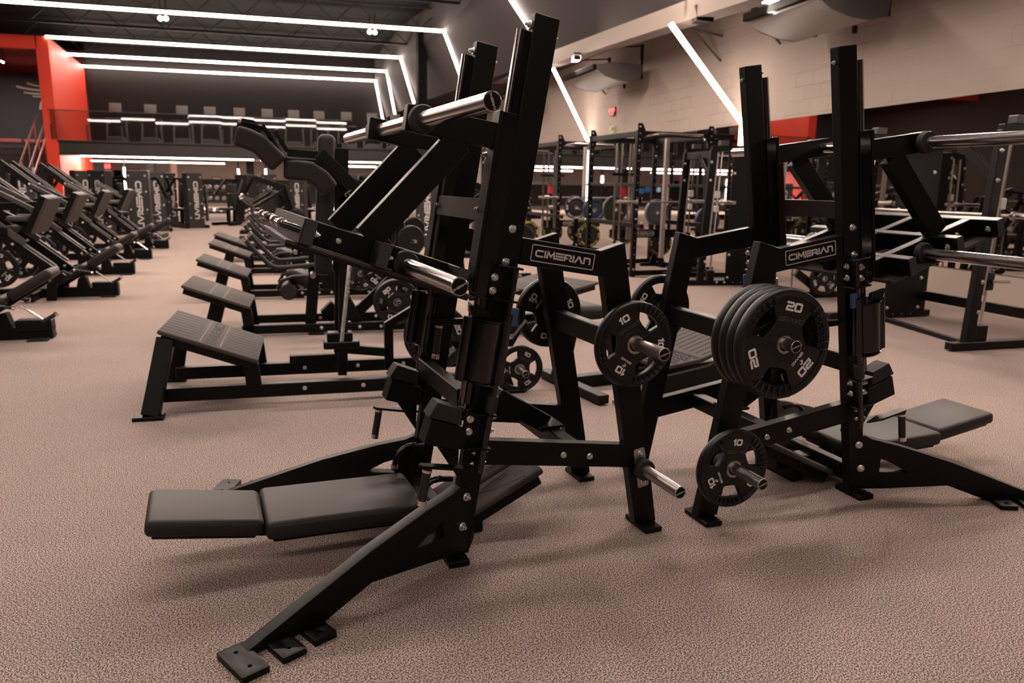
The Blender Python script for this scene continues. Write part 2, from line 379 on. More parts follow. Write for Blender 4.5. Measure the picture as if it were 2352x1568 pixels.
# beam on the right and the dark sloping panel above it
def beam_z(Y): return 4.24 + (Y - 13.3) * .0443
sec0 = [(-26, 5.0, 6.47), (20.46, 5.0, 6.47), (22, 5.0, 6.43), (24, 5.0, 6.30), (26, 5.0, 6.10), (28.2, 4.98, 5.82), (30.5, 4.7, 5.48), (34.6, 4.2, 4.98), (43.2, 3.84, 4.4)]
sec = []
for q0, q1 in zip(sec0, sec0[1:]):
    nn = max(1, int((q1[0] - q0[0]) / 1.5)); sec += [tuple(a + (b - a) * i / nn for a, b in zip(q0, q1)) for i in range(nn)]
sec.append(sec0[-1])
pm = MB()
for (y0, t0, b0), (y1, t1, b1) in zip(sec, sec[1:]):
    za, zb = beam_z(y0) + .3, beam_z(y1) + .3
    if y0 > 20: za = beam_z(20.46) + .3
    if y1 > 20.5: zb = beam_z(20.46) + .3
    pm.hexa([Vector(q) for q in ((t0, y0, 6.75), (t0 + .1, y0, 6.75), (t1 + .1, y1, 6.75), (t1, y1, 6.75), (t0, y0, 7.9), (t0 + .1, y0, 7.9), (t1 + .1, y1, 7.9), (t1, y1, 7.9))])
    for k in range(6):
        f0, f1 = k / 6, (k + 1) / 6; L = lambda a, b, f: a + (b - a) * f
        pm.hexa([Vector(q) for q in ((L(b0, t0, f0), y0, L(za, 6.75, f0)), (L(b0, t0, f0) + .1, y0, L(za, 6.75, f0)), (L(b1, t1, f0) + .1, y1, L(zb, 6.75, f0)), (L(b1, t1, f0), y1, L(zb, 6.75, f0)), (L(b0, t0, f1), y0, L(za, 6.75, f1)), (L(b0, t0, f1) + .1, y0, L(za, 6.75, f1)), (L(b1, t1, f1) + .1, y1, L(zb, 6.75, f1)), (L(b1, t1, f1), y1, L(zb, 6.75, f1)))])
bmesh.ops.remove_doubles(pm.bm, verts=pm.bm.verts[:], dist=.0005)
bmesh.ops.delete(pm.bm, geom=[f for f in pm.bm.faces if sum(1 for g in pm.bm.faces if g is not f and set(g.verts) == set(f.verts))], context='FACES_ONLY')
struct(pm, 'wall_upper_right', DARKW)
bm_ = MB(); bm_.hexa([Vector(q) for q in ((6.45, -9, beam_z(-9)), (6.85, -9, beam_z(-9)), (6.85, 28, beam_z(28)), (6.45, 28, beam_z(28)), (6.45, -9, beam_z(-9) + .34), (6.85, -9, beam_z(-9) + .34), (6.85, 28, beam_z(28) + .34), (6.45, 28, beam_z(28) + .34))])
struct(bm_, 'trim_1', mat('beam_tan', (.26, .21, .18), .7))
struct(MB().box((4.62, 31.2, 5.1), (.35, .5, 4.2)), 'trim_2', BLACKC)
infill = MB(); zi = beam_z(20.46) + .29
for (y0, t0, b0), (y1, t1, b1) in zip(sec, sec[1:]):
    if y0 > 20: infill.hexa([Vector(q) for q in ((b0, y0, zi), (7.8, y0, zi), (7.8, y1, zi), (b1, y1, zi), (b0, y0, zi + .05), (7.8, y0, zi + .05), (7.8, y1, zi + .05), (b1, y1, zi + .05))])
struct(infill, 'soffit_right', DARKW)
# mirror along the right wall
mr = empty('wall_mirror', (WX - .012, 10, .47), 0, 'long frameless mirror on the right block wall behind the racks', 'mirror')
for k in range(12):
    MB().box((0, -15.4 + k * 3.0 + 1.5, 1.03), (.012, 2.992, 2.06)).build('mirror_panel', MIRROR, mr)
# roof trusses
for k, Y in enumerate((21.5, 25.5, 29.8, 33.5, 37.5, 41)):
    t = MB(); za, zb = 7.05, 7.75
    t.bar((-12, Y, za), (5.2, Y, za), .10, .08); t.bar((-12, Y, zb), (5.2, Y, zb), .10, .08)
    for i in range(22):
        x = -12 + i * .78; t.bar((x, Y, za if i % 2 else zb), (x + .78, Y, zb if i % 2 else za), .04, .04)
    struct(t, 'roof_truss', ROOFM)
# red portal on the left
struct(MB().box((-9.62, 34.75, 3.35), (.44, .3, 6.7)), 'trim_3', REDW)
struct(MB().hexa([Vector(q) for q in ((-9.62, 34.8, 0), (-9.4, 34.8, 0), (-10.26, 43.2, 0), (-10.5, 43.2, 0), (-9.62, 34.8, 6.7), (-9.4, 34.8, 6.7), (-10.26, 43.2, 6.7), (-10.5, 43.2, 6.7))]), 'wall_red', REDW)
struct(MB().box((-14.8, 34.75, 6.46), (10, .3, .48)), 'trim_4', REDW)
struct(MB().box((-15, 44.2, 3.5), (10, .2, 7.0)), 'wall_stairs', mat('navy_wall_paint', (0.034, 0.033, 0.042), 0.7))
struct(MB().box((-15, 44.05, 7.0), (10, .1, 1.1)), 'trim_5', MAROON)
# mezzanine
struct(MB().box((-2.2, 43.3, 5.3), (16, .2, 5.2)), 'wall_back', BACKW)
mz = MB(); mz.box((-1.8, 34.7, 2.55), (15.2, .12, .50)); mz.box((-1.8, 34.68, 2.81), (15.2, .3, .06)); mz.box((-1.8, 34.68, 2.28), (15.2, .3, .05))
struct(mz, 'trim_6', mat('mezzanine_beam', (0.026, 0.021, 0.0195), 0.55))
struct(MB().box((-1.8, 39.0, 2.62), (15.6, 8.4, .3)), 'mezzanine_floor', BLACKC)
struct(MB().box((-1.4, 41.5, 2.42), (16, 9, .06)), 'mezzanine_soffit', mat('soffit_paint', (0.16, 0.13, 0.115), 0.7))
struct(MB().box((-6.1, 52, 2.0), (28, .2, 4.0)), 'wall_far', BEIGE)
struct(MB().box((-6.1, 51.85, .7), (28, .1, 1.4)), 'trim_7', DARKW)
# ---------------------------------------------------------------- strip lights
def strip(name, root, pts, wd=.085, m=None):
    t = MB()
    for a, b in zip(pts, pts[1:]):
        a, b = Vector(a), Vector(b); d = (b - a).normalized(); t.bar(a - d * wd / 2, b + d * wd / 2, wd, wd, (0, 1, 0))
    o = t.build(name, m or LED, root, smooth=False); return o
def portal(Y, label, left, corner, low, wall=None, zlow=.5, z=6.68):
    r = empty('light_portal', (0, Y, 0), 0, label, 'strip light', 'strip light portals across the hall')
    strip('ceiling_strip', r, [(left, 0, z), (corner, 0, z)])
    strip('slope_strip', r, [(corner, 0, z), (low[0], 0, low[1])], .085, LEDW)
    if wall:
        strip('wall_strip', r, [(wall[0], 0, wall[1]), (WX - .05, 0, 2.55)], .07, LEDW)
        strip('mirror_strip', r, [(WX - .05, 0, 2.50), (WX - .05, 0, zlow)], .06, LEDW)
    return r
portal(-10.7, 'second strip light portal behind the viewpoint', -19.0, 4.95, (6.36, 4.9))
portal(-2.9, 'strip light portal behind the viewpoint, over the open floor', -9.4, 4.95, (6.36, 4.9))
portal(4.86, 'strip light portal almost overhead of the leg presses', -9.4, 4.95, (6.3, 4.75), (6.2, 3.9))
portal(12.66, 'nearest strip light portal, ending beside the black speaker', -9.4, 4.95, (6.17, 4.62), (6.2, 4.12))
portal(20.46, 'strip light portal running down the wall left of the exit sign', -9.4, 4.95, (6.36, 4.88), (6.6, 4.46))
portal(28.2, 'topmost strip light on the ceiling in the photo', -9.6, 4.98, (5.62, 5.1))
portal(34.6, 'strip light meeting the front top corner of the red pillar', -9.42, 4.2, (4.76, 4.85))
portal(39.0, 'second farthest ceiling strip light, above the mezzanine', -9.84, 4.05, (4.44, 4.6))
portal(42.8, 'farthest ceiling strip light, against the dark back wall', -10.22, 3.84, (4.22, 4.6))
def lamp(label, pts, wd=.06):
    r = empty('strip_light', (0, 0, 0), 0, label, 'strip light', 'strip lights under the mezzanine'); strip('light_tube', r, pts, wd)
    a, b = Vector(pts[0]), Vector(pts[-1])
    if abs(a.z - b.z) > .2: MB().box((a.x, a.y + wd, 1.18), (wd * .8, wd * .8, 2.36)).build('post', POWDER, r)
    elif a.z < 2.3:
        for f in (.05, .5, .95): q = a.lerp(b, f); MB().cyl(q, (q.x, q.y, 2.40), .012, 6).build('hanger', POWDER, r)
    return r
lamp('long strip light under the mezzanine, from the red wall', [(-9.72, 39, 2.35), (-2.37, 39, 2.35)], .075)
lamp('short piece of strip light under the mezzanine, left of the shoulder pads', [(-1.95, 39, 2.35), (-1.54, 39, 2.35)], .075)
lamp('strip light under the mezzanine right of the tall back pad', [(-.8, 39, 2.36), (3.7, 39, 2.36)], .075)
lamp('thin lower strip light deep under the mezzanine', [(-9.8, 41, 2.17), (-3.84, 41, 2.17)], .035)
lamp('thin lower strip light right of the back pad, deep under the mezzanine', [(1.0, 41, 2.17), (3.6, 41, 2.17)], .05)
lamp('upright strip light beside the red wall under the mezzanine', [(-8.2, 40, 1.84), (-8.2, 40, .6)], .07)
lamp('upright strip light right of the exit sign far under the mezzanine', [at(547, 390, 44), at(550, 412, 44)], .08)
lamp('upright strip light beneath the shoulder pads, far under the mezzanine', [at(610, 390, 44), at(611, 410, 44)], .08)
area_lamp('soffit_lamp', (-6, 39, 2.30), 8, .2, 600); area_lamp('soffit_lamp', (1.5, 39, 2.30), 5, .2, 400); area_lamp('stair_lamp', (-13.5, 39, 6.3), 3, 1, 220); area_lamp('far_fill_light', (-5, 46, 3.0), 10, .3, 130)  # the last one is an added fill that brightens the far wall
# ---------------------------------------------------------------- things on walls and ceiling
def air_con(Y0, Y1, z, label):
    r = empty('air_conditioner', (7.0, (Y0 + Y1) / 2, z), 0, label, 'air conditioner', 'air conditioners hung along the right wall')
    L = Y1 - Y0
    prof = [(-.62, .02), (-.60, -.04), (-.40, -.13), (-.10, -.21), (.20, -.23), (.45, -.16), (.50, -.05), (.50, .14), (-.2, .16), (-.60, .10)]
    MB().prism(prof, (0, 0, 0), (1, 0, 0), (0, 0, 1), L).build('casing', mat('air_con_cream', (.30, .265, .24), .45), r, .01, 2)
    MB().box((-.65, 0, .05), (.08, L + .05, .11)).build('front_louvre', MATTE, r, .006, 1)
    for s in (-1, 1):
        MB().prism([(-.60, .0), (-.40, -.135), (-.10, -.215), (.20, -.235), (.46, -.165), (.51, .15), (-.2, .17), (-.60, .11)], (0, s * (L / 2 + .012), 0), (1, 0, 0), (0, 0, 1), .024).build('end_panel', mat('air_con_grey', (.07, .062, .058), .5), r, .004, 1)
        MB().box((.50, s * (L / 2 - .05), .22), (.06, .06, .75)).build('hanger', POWDER, r)
        MB().bar((.5, s * (L / 2 - .05), .56), (-.15, s * (L / 2 - .05), .50), .03, .03).build('hanger_arm', POWDER, r)
    MB().box((.30, -L * .25, -.27), (.05, .05, .10)).build('drain_stub', POWDER, r)
    return r
air_con(16.7, 18.75, 3.95, 'air conditioner above the red clock and exit sign')
air_con(8.95, 10.55, 3.80, 'air conditioner at the top edge above the right press')
air_con(25.0, 26.6, 4.1, 'air conditioner far along the wall, behind the left press column')
sp = empty('loudspeaker', (6.62, 12.35, 4.28), R(-12), 'black loudspeaker under the beam beside the nearest light strip', 'loudspeaker')
MB().prism([(-.16, -.14), (.14, -.17), (.17, .12), (-.12, .14)], (0, 0, 0), (1, 0, 0), (0, 0, 1), .30).build('cabinet', POWDER, sp, .015, 2)
MB().box((-.15, 0, 0), (.012, .26, .22), Matrix.Rotation(R(-8), 3, 'Y')).build('grille', GRIP, sp)
MB().bar((0, 0, .12), (.05, 0, .32), .04, .04).build('bracket', POWDER, sp)
for Y, lb in ((19.4, 'small wall bracket left of the far air conditioner'), (13.6, 'white lit wall bracket under the speaker'), (11.7, 'triangular wall bracket right of the speaker')):
    b = empty('wall_bracket', (WX - .03, Y, 4.2), 0, lb, 'bracket', 'pipe brackets under the beam')
    MB().bar((0, 0, 0), (-.75, 0, .1), .04, .04).build('arm', TRUSSM, b); MB().bar((0, 0, -.45), (-.6, 0, .06), .03, .03).build('brace', TRUSSM, b)
for Y, z, lb in ((17.9, 4.50, 'flood lamp under the beam above the far air conditioner'), (9.9, 4.32, 'flood lamp under the beam above the near air conditioner'), (6.6, 4.25, 'added unseen flood lamp under the beam, past the top right corner'), (3.4, 4.0, 'added unseen flood lamp under the beam, right of the viewpoint')):  # the two nearest floods are guessed, added out of view to light the presses
    zb = beam_z(Y); r = empty('flood_lamp', (6.32, Y, zb - .10), 0, lb, 'flood lamp', 'flood lamps under the beam')
    MB().rbox((0, 0, 0), (.16, .26, .10), .015).build('housing', POWDER, r); MB().box((.2, 0, .12), (.5, .05, .03)).build('arm', POWDER, r)
    MB().box((0, 0, -.055), (.12, .22, .012)).build('lens', SPOTW, r)
    q = Vector((1.5, 2.2 if Y < 12 else 9.0, .3)) - Vector((6.32, Y, zb - .175))
    fl_ = area_lamp('flood_light', (6.32, Y, zb - .175), .30, .30, (46 if Y == 9.9 else 30) if Y in (9.9, 6.6) else 22, q.to_track_quat('-Z', 'Y').to_euler())
    fl_.data.spread = R(110)
ck = empty('digital_clock', (WX - .03, 18.88, 3.27), 0, 'red digital clock on the block wall above the exit sign', 'clock')
MB().box((0, 0, 0), (.05, .30, .20)).build('case', POWDER, ck)
Mc = M4((-.027, 0, .03), (0, -1, 0), (0, 0, 1)); t = MB(); strokes(t, '05:58', Mc, .085, .24, th=.002, gap=.3, aspect=.8)
strokes(t, '12 05', M4((-.027, 0, -.06), (0, -1, 0), (0, 0, 1)), .045, .26, th=.002, gap=.35, aspect=.8); t.build('digits', REDLED, ck, smooth=False)
ex = empty('exit_sign', (WX - .02, 18.88, 2.76), 0, 'green and cream exit sign with arrow on the block wall', 'sign')
MB().box((0, 0, 0), (.03, .36, .28)).build('sign_board', EXITW, ex); MB().box((-.017, -.06, 0), (.004, .19, .23)).build('green_field', EXITG, ex)
t = MB(); t.bar((-.021, .0, 0), (-.021, -.07, 0), .004, .05); t.prism([(0, .08), (.075, 0), (0, -.08)], (-.021, -.06, 0), (0, -1, 0), (0, 0, 1), .004)
t.build('arrow', EXITW, ex, smooth=False)
t = MB(); t.bar((-.017, .11, -.08), (-.017, .11, .08), .02, .004, (1, 0, 0)); t.bar((-.017, .14, -.03), (-.017, .10, -.09), .02, .004, (1, 0, 0)); t.build('pictogram', EXITG, ex)
for n_, (u, v) in enumerate(((368, 42), (381, 42), (849, 73), (861, 74), (3, 141), (7, 143))):
    p = at(u, v, 32 if n_ < 4 else 40); r = empty('spot_lamp', p, 0, ('left of two bright spots under the top strip light, left side', 'right of two bright spots under the top strip light, left side', 'left of two bright spots above the second strip light, right side', 'right of two bright spots above the second strip light, right side', 'left spot on the maroon band at the photo edge', 'right spot on the maroon band at the photo edge')[n_], 'spot lamp')
    rr = .10 if n_ < 4 else .042; MB().cyl((0, .02, 0), (0, .14, 0), rr, 14).build('housing', BLACKC, r); MB().cyl((0, .1, .05), (0, .1, 7.9 - p.z), .015, 6).build('stem', BLACKC, r); MB().cyl((0, 0, 0), (0, .02, 0), rr * .85, 14).build('lens', SPOTW, r)
# white curved emblem on the dark stair wall
em = empty('wall_emblem', (-12.6, 44.04, 5.2), 0, 'white curved wing emblem on the dark wall above the stairs', 'emblem')
for k, (p0, p1, p2, wd) in enumerate((((38, 198), (62, 206), (100, 208), .10), ((62, 190), (75, 197), (102, 199), .07), ((55, 212), (75, 216), (102, 216), .08), ((75, 221), (88, 222), (102, 222), .06), ((97, 232), (93, 240), (93, 252), .10))):
    P = [at(*p, 44.04) - Vector((-12.6, 44.04, 5.2)) for p in (p0, p1, p2)]
    pts = [P[0] * (1 - t) ** 2 + P[1] * 2 * t * (1 - t) + P[2] * t * t for t in [i / 8 for i in range(9)]]
    MB().tube(pts, wd / 2, 6).build('emblem_stroke', WHITEP, em)
# stairs with handrails
st = MB()
for i in range(12): st.box((-12.0, 36.2 + i * .3 + 1.5, (i + .5) * .24), (3.6, 3.3 - i * .0, .24))
struct(st, 'stairs', mat('stair_concrete', (.07, .062, .060), .6))
for i in range(12):
    pass
ed = MB()
for i in range(12): ed.box((-12.0, 36.06 + i * .3, (i + 1) * .24 + .004), (3.6, .05, .012))
struct(ed, 'trim_8', GREYP)
for k, (x, lb) in enumerate(((-11.55, 'left steel handrail of the stairs'), (-11.15, 'middle steel handrail of the stairs'), (-10.9, 'right steel handrail of the stairs'))):
    h = empty('handrail', (x, 36, 0), 0, lb, 'handrail', 'stair handrails')
    MB().tube([(0, -.3, 1.0), (0, .2, 1.35), (.0, 3.9, 4.2), (0, 4.3, 4.2)], .035, 8).build('rail', CHROME, h)
    for q in range(4): MB().cyl((0, .1 + q * 1.05, .1 + q * .84), (0, .1 + q * 1.05, 1.25 + q * .82), .022, 8).build('post', CHROME, h)
for i in range(4):
    s = empty('bench_seat', (-14.0 + i * 1.0, 41, 2.9), 0, ('leftmost', 'second from left', 'third from left', 'rightmost')[i] + ' of the maroon seats at the top of the stairs', 'seat', 'maroon seats above the stairs')
    MB().rbox((0, 0, .0), (.9, .7, .35), .05).build('cushion', MAROON, s); MB().box((0, 0, -.2), (.8, .6, .1)).build('base', BLACKC, s)
# glass balustrade of the mezzanine
gb = empty('glass_balustrade', (-3.5, 34.55, 2.84), 0, 'frameless glass balustrade along the front of the mezzanine', 'balustrade')
for i in range(9):
    x = -5.45 + i * 1.27; wob = random.uniform(-.9, .9)
    MB().box((x, 0, .58), (1.25, .014, 1.1), Matrix.Rotation(R(wob * .16), 3, 'X')).build('glass_panel', GLASS, gb)
    MB().box((x - .635, .03, .3), (.05, .06, .6)).build('glass_post', TRUSSM, gb)
MB().box((-.4, 0, 1.135), (11.5, .035, .03)).build('top_rail', TRUSSM, gb)
# treadmills on the mezzanine
def make_treadmill():
    r = empty('treadmill', (0, 0, 0), 0, 'treadmill', 'treadmill', 'treadmills lined up on the mezzanine')
    MB().rbox((0, .5, .14), (.85, 2.0, .16), .03).build('deck', POWDER, r); MB().box((0, .55, .225), (.55, 1.7, .01)).build('belt', RUBBER, r)
    MB().prism([(-.42, 0), (.42, 0), (.28, .26), (-.28, .26)], (0, -.35, .12), (1, 0, 0), (0, 0, 1), .35).build('motor_hood', mat('hood_grey', (.05, .045, .042), .45), r, .03, 2)
    for s in (-1, 1):
        MB().bar((s * .40, -.2, .15), (s * .36, -.1, 1.05), .06, .09, (0, 1, 0)).build('upright', GREYP if s == 0 else mat('upright_grey', (.07, .062, .06), .45), r)
        MB().tube([(s * .37, -.1, 1.0), (s * .37, .45, .98)], .025, 8).build('handrail', POWDER, r)
    MB().rbox((0, -.12, 1.08), (.85, .22, .16), .03).build('console', POWDER, r)
    MB().rbox((0, -.16, 1.58), (.47, .07, .38), .02, 2, Matrix.Rotation(R(-12), 3, 'X')).build('screen_back', mat('screen_back_taupe', (.085, .065, .056), .5), r)
    MB().bar((0, -.14, 1.1), (0, -.16, 1.45), .12, .06, (0, 1, 0)).build('neck', POWDER, r)
    return r
tm = make_treadmill()
ords = ['first', 'second', 'third', 'fourth', 'fifth', 'sixth', 'seventh', 'eighth', 'ninth', 'tenth', 'eleventh']
for i, u in enumerate((267.5, 347.5, 419.5, 483, 550.5, 614, 674.5, 732.5, 795, 853.5, 907)):
    o = tm if i == 0 else copy_tree(tm); p = at(u, 260, 36.6)
    place(o, (p.x, 36.6, 2.71), 0, ords[i] + ' treadmill from the left on the mezzanine, screen back facing out')
# far wall fittings under the mezzanine
def panel(name, cat, label, u0, v0, u1, v1, Y, m, th=.06):
    a, b = at(u0, v0, Y), at(u1, v1, Y); c = (a + b) / 2
    r = empty(name, (c.x, Y, min(a.z, b.z)), 0, label, cat)
    MB().box((0, 0, abs(a.z - b.z) / 2), (abs(b.x - a.x), th, abs(a.z - b.z))).build('face', m, r, .01, 1)
    MB().box((0, th / 2 + .02, abs(a.z - b.z) / 2), (abs(b.x - a.x) + .06, .04, abs(a.z - b.z) + .06)).build('frame', BLACKC, r)
    return r
panel('television', 'television', 'small bright screen left of the dark post far under the mezzanine', 323, 411, 337, 424, 51.83, SCREENW)
panel('television', 'television', 'wide blue screen left of the pale column, far under the mezzanine', 355, 410, 375, 426, 51.83, SCREEN)
panel('television', 'television', 'blue screen touching the pale column, far under the mezzanine', 376, 415, 396, 430, 51.83, SCREEN)
panel('wall_panel', 'panel', 'pale grey wall panel right of the pale column', 410, 415, 481, 450, 51.83, GREYP)
panel('wall_panel', 'panel', 'red wall panel beneath the far cream exit sign', 486, 419, 516, 461, 51.83, REDW)
panel('exit_sign', 'sign', 'cream exit sign above the far red panel', 488, 407, 508, 418, 51.83, EXITW)
panel('wall_panel', 'panel', 'low red panel left of the upright strip light', 266, 419, 284, 448, 51.83, REDW)
panel('wall_panel', 'panel', 'red panel right of the upright strip light', 293, 388, 323, 420, 51.83, REDW)
panel('wall_panel', 'panel', 'low red counter front behind the far dumbbell racks', 411, 437, 455, 452, 51.83, REDW)
panel('door_leaf', 'door', 'dark doorway under the far red clock', 214, 392, 236, 432, 51.83, BLACKC)
panel('door_leaf', 'door', 'narrow dark panel right of the far red clock', 262, 392, 280, 430, 51.83, BLACKC)
panel('digital_clock', 'clock', 'small red digital clock far under the mezzanine', 236, 376, 254, 387, 51.83, REDLED)
panel('exit_sign', 'sign', 'small cream exit sign below the far red clock', 240, 406, 256, 414, 51.83, EXITW)
a = at(400, 390, 45); struct(MB().box((a.x, 45, 1.2), (.30, .3, 2.4)), 'trim_9', BEIGE)
a = at(348, 390, 42); struct(MB().box((a.x, 42, 1.2), (.30, .3, 2.4)), 'trim_10', POWDER)
a = at(575, 395, 42); struct(MB().box((a.x, 42, 1.2), (.35, .3, 2.4)), 'trim_11', BLACKC)
# ================================================================ weight plates
def slot(ro, ri, a0, a1, rr, n=10):
    """rounded arc-shaped handle hole between radii ri..ro from angle a0 to a1 (degrees)"""
    out = []
    for i in range(n + 1):
        a = R(a0 + (a1 - a0) * i / n); out.append((ro * math.cos(a), ro * math.sin(a)))
    for i in range(n + 1):
        a = R(a1 - (a1 - a0) * (i / n) * 0.9 - (a1 - a0) * 0.05); rim = ri - rr * math.sin(math.pi * i / n)
        out.append((rim * math.cos(a), rim * math.sin(a)))
    return out
def make_plate(name, dia, th, text, label, group=None):
    """rubber grip plate; disc lies in local XZ, numbered face toward -Y, centre at the origin"""
    root = empty(name, (0, 0, 0), 0, label, 'weight plate', group)
    r = dia / 2; f = -th / 2
    mb = MB(); ax = (0, 1, 0)
    mb.lathe([(r * .86, f + .006), (r * .93, f), (r * .97, f + .002), (r * .992, f + .009), (r, f + .018), (r, -f - .018), (r * .992, -f - .009), (r * .97, -f - .002), (r * .93, -f), (r * .86, -f - .006), (r * .86, f + .006)], (0, 0, 0), ax, 72)
    M = M4((0, 0, 0), (1, 0, 0), (0, 0, 1))          # text plane, normal toward -Y
    holes = [slot(r * .765, r * .47, a - 27, a + 27, r * .06) for a in (30, 150, 270)]
    mb.flat([circ(r * .9, 72), circ(.026, 24)] + holes, M, th * .62, .003)
    body = mb.build('plate_body', PLATE_R, root)
    for a in (30, 150, 270):                            # finger ridges across the rim beside each grip hole
        g = MB()
        for k in range(-3, 4):
            t = R(a + k * 9); c = Vector((math.cos(t), 0, math.sin(t)))
            g.bar(c * r * .775 + Vector((0, f + .004, 0)), c * r * .95 + Vector((0, f + .004, 0)), .008, .012, (0, 1, 0))
        for k in (-1, 1):
            t = R(a + k * 36); c = Vector((math.cos(t), 0, math.sin(t))); c2 = Vector((math.cos(R(a + k * 39)), 0, math.sin(R(a + k * 39))))
            g.bar(c * r * .54 + Vector((0, f + .012, 0)), c2 * r * .84 + Vector((0, f + .012, 0)), .006, .006, (0, 1, 0))
        g.build('grip_ridge', PLATE_R, root, .002, 1)
    h = MB(); h.lathe([(.0262, f + .004), (.036, f + .004), (.038, f + .009), (.038, -f - .009), (.036, -f - .004), (.0262, -f - .004)], (0, 0, 0), ax, 40)
    h.build('steel_hub', STEEL, root)
    ring = MB(); ring.lathe([(r * .29, f + .008), (r * .31, f + .0065), (r * .33, f + .008), (r * .33, f + .014), (r * .29, f + .014)], (0, 0, 0), ax, 48)
    ring.build('hub_ring', PLATE_R, root)
    n = MB(); lg = MB()
    front = th * .31 + .0005
    for a in (90, 210, 330):
        n = MB(); t = R(a); c = Vector((math.cos(t), 0, math.sin(t))); rt = Vector((math.sin(t), 0, -math.cos(t)))
        strokes(n, text, M4(c * r * .68 + Vector((0, -front, 0)), rt, c), r * .165, .24, gap=.3, aspect=.95); n.build('numeral', WHITE, root, smooth=False)
    t = R(210 if text == '10' else 330); c = Vector((math.cos(t), 0, math.sin(t))); rt = Vector((math.sin(t), 0, -math.cos(t)))
    t2 = R(90); c2 = Vector((math.cos(t2), 0, math.sin(t2)))
    n = MB(); Mg = M4(c * r * .42 + Vector((0, -front, 0)), rt, c)
    strokes(n, 'GRAKO', Mg, r * .05, .2, gap=.3, aspect=.9)
    sw = []                                             # small bird-like swirl mark
    for k in range(9):
        a = R(40 + k * 30); sw.append((math.cos(a) * .5, math.sin(a) * .5))
    mk = MB()
    Ms = M4(c * r * .52 + Vector((0, -front, 0)), rt, c)
    for a0, a1, rr, rr2 in ((30, 260, .030, .018), (60, 200, .052, .02)):
        P = [Ms @ Vector((math.cos(R(a0 + (a1 - a0) * i / 8)) * r * rr, math.sin(R(a0 + (a1 - a0) * i / 8)) * r * rr, .0006)) for i in range(9)]
        mk.tube(P, r * .008, 5)
    mk.build('emblem', WHITE, root)
    n.build('brand_lettering', WHITE, root, smooth=False)
    strokes(lg, 'GRAKO ', M4(c2 * r * .44 + Vector((.01, -front, 0)), (1, 0, 0), (0, 0, 1)), r * .085, .2, gap=.3)
    lg.build('embossed_script', FAINT, root, smooth=False)
    return root

# ================================================================ vertical leg press
TILT = R(9.3)
CDIR = Vector((math.sin(TILT), 0, math.cos(TILT))); PDIR = Vector((-math.cos(TILT), 0, math.sin(TILT)))
def col_front(z): return 0.335 - (1.973 - z) * 0.157 / 0.977   # x of the column's front face at height z
YS = 0.2925
def horn(root, p, ln, sgn, r=.024, flange=True, collar=.044, name='weight_horn'):
    """plate horn pointing out along y; returns its object, end cap a sub-part"""
    x, y, z = p; e = Vector((0, sgn, 0)); o = Vector(p)
    mb = MB(); mb.cyl(o, o + e * ln, r, 28)
    mb.lathe([(r * .86, ln), (r * .86, ln + .002), (r, ln + .002), (r, ln)], o, e, 28)
    h = mb.build(name, STEEL if flange else CHROME, root, .0015, 1)
    c = MB(); c.lathe([(r, .006), (collar * .9, .006), (collar, .012), (collar, .032), (collar * .93, .040), (r, .040)], o, e, 36)
    c.build('rubber_collar', RUBBER, h)
    k = MB(); k.cyl(o + e * (ln + .0005), o + e * (ln + .0025), r * .84, 28); k.build('end_cap', POWDER, h)
    tx = MB(); rx = Vector((-sgn, 0, 0)) * -1 if sgn < 0 else Vector((-1, 0, 0))
    rt = Vector((1, 0, 0)) if sgn < 0 else Vector((-1, 0, 0)); u = Vector((0, 0, 1))
    ang = R(18) if flange else R(28 if z < 1.4 else -72)
    rt2 = rt * math.cos(ang) + u * math.sin(ang); u2 = u * math.cos(ang) - rt * math.sin(ang)
    strokes(tx, 'CIMERIAN', M4(o + e * (ln + .0026), rt2, u2), r * .24, .2, th=.0004, gap=.22)
    tx.build('cap_lettering', LOGOW, h, smooth=False)
    return h
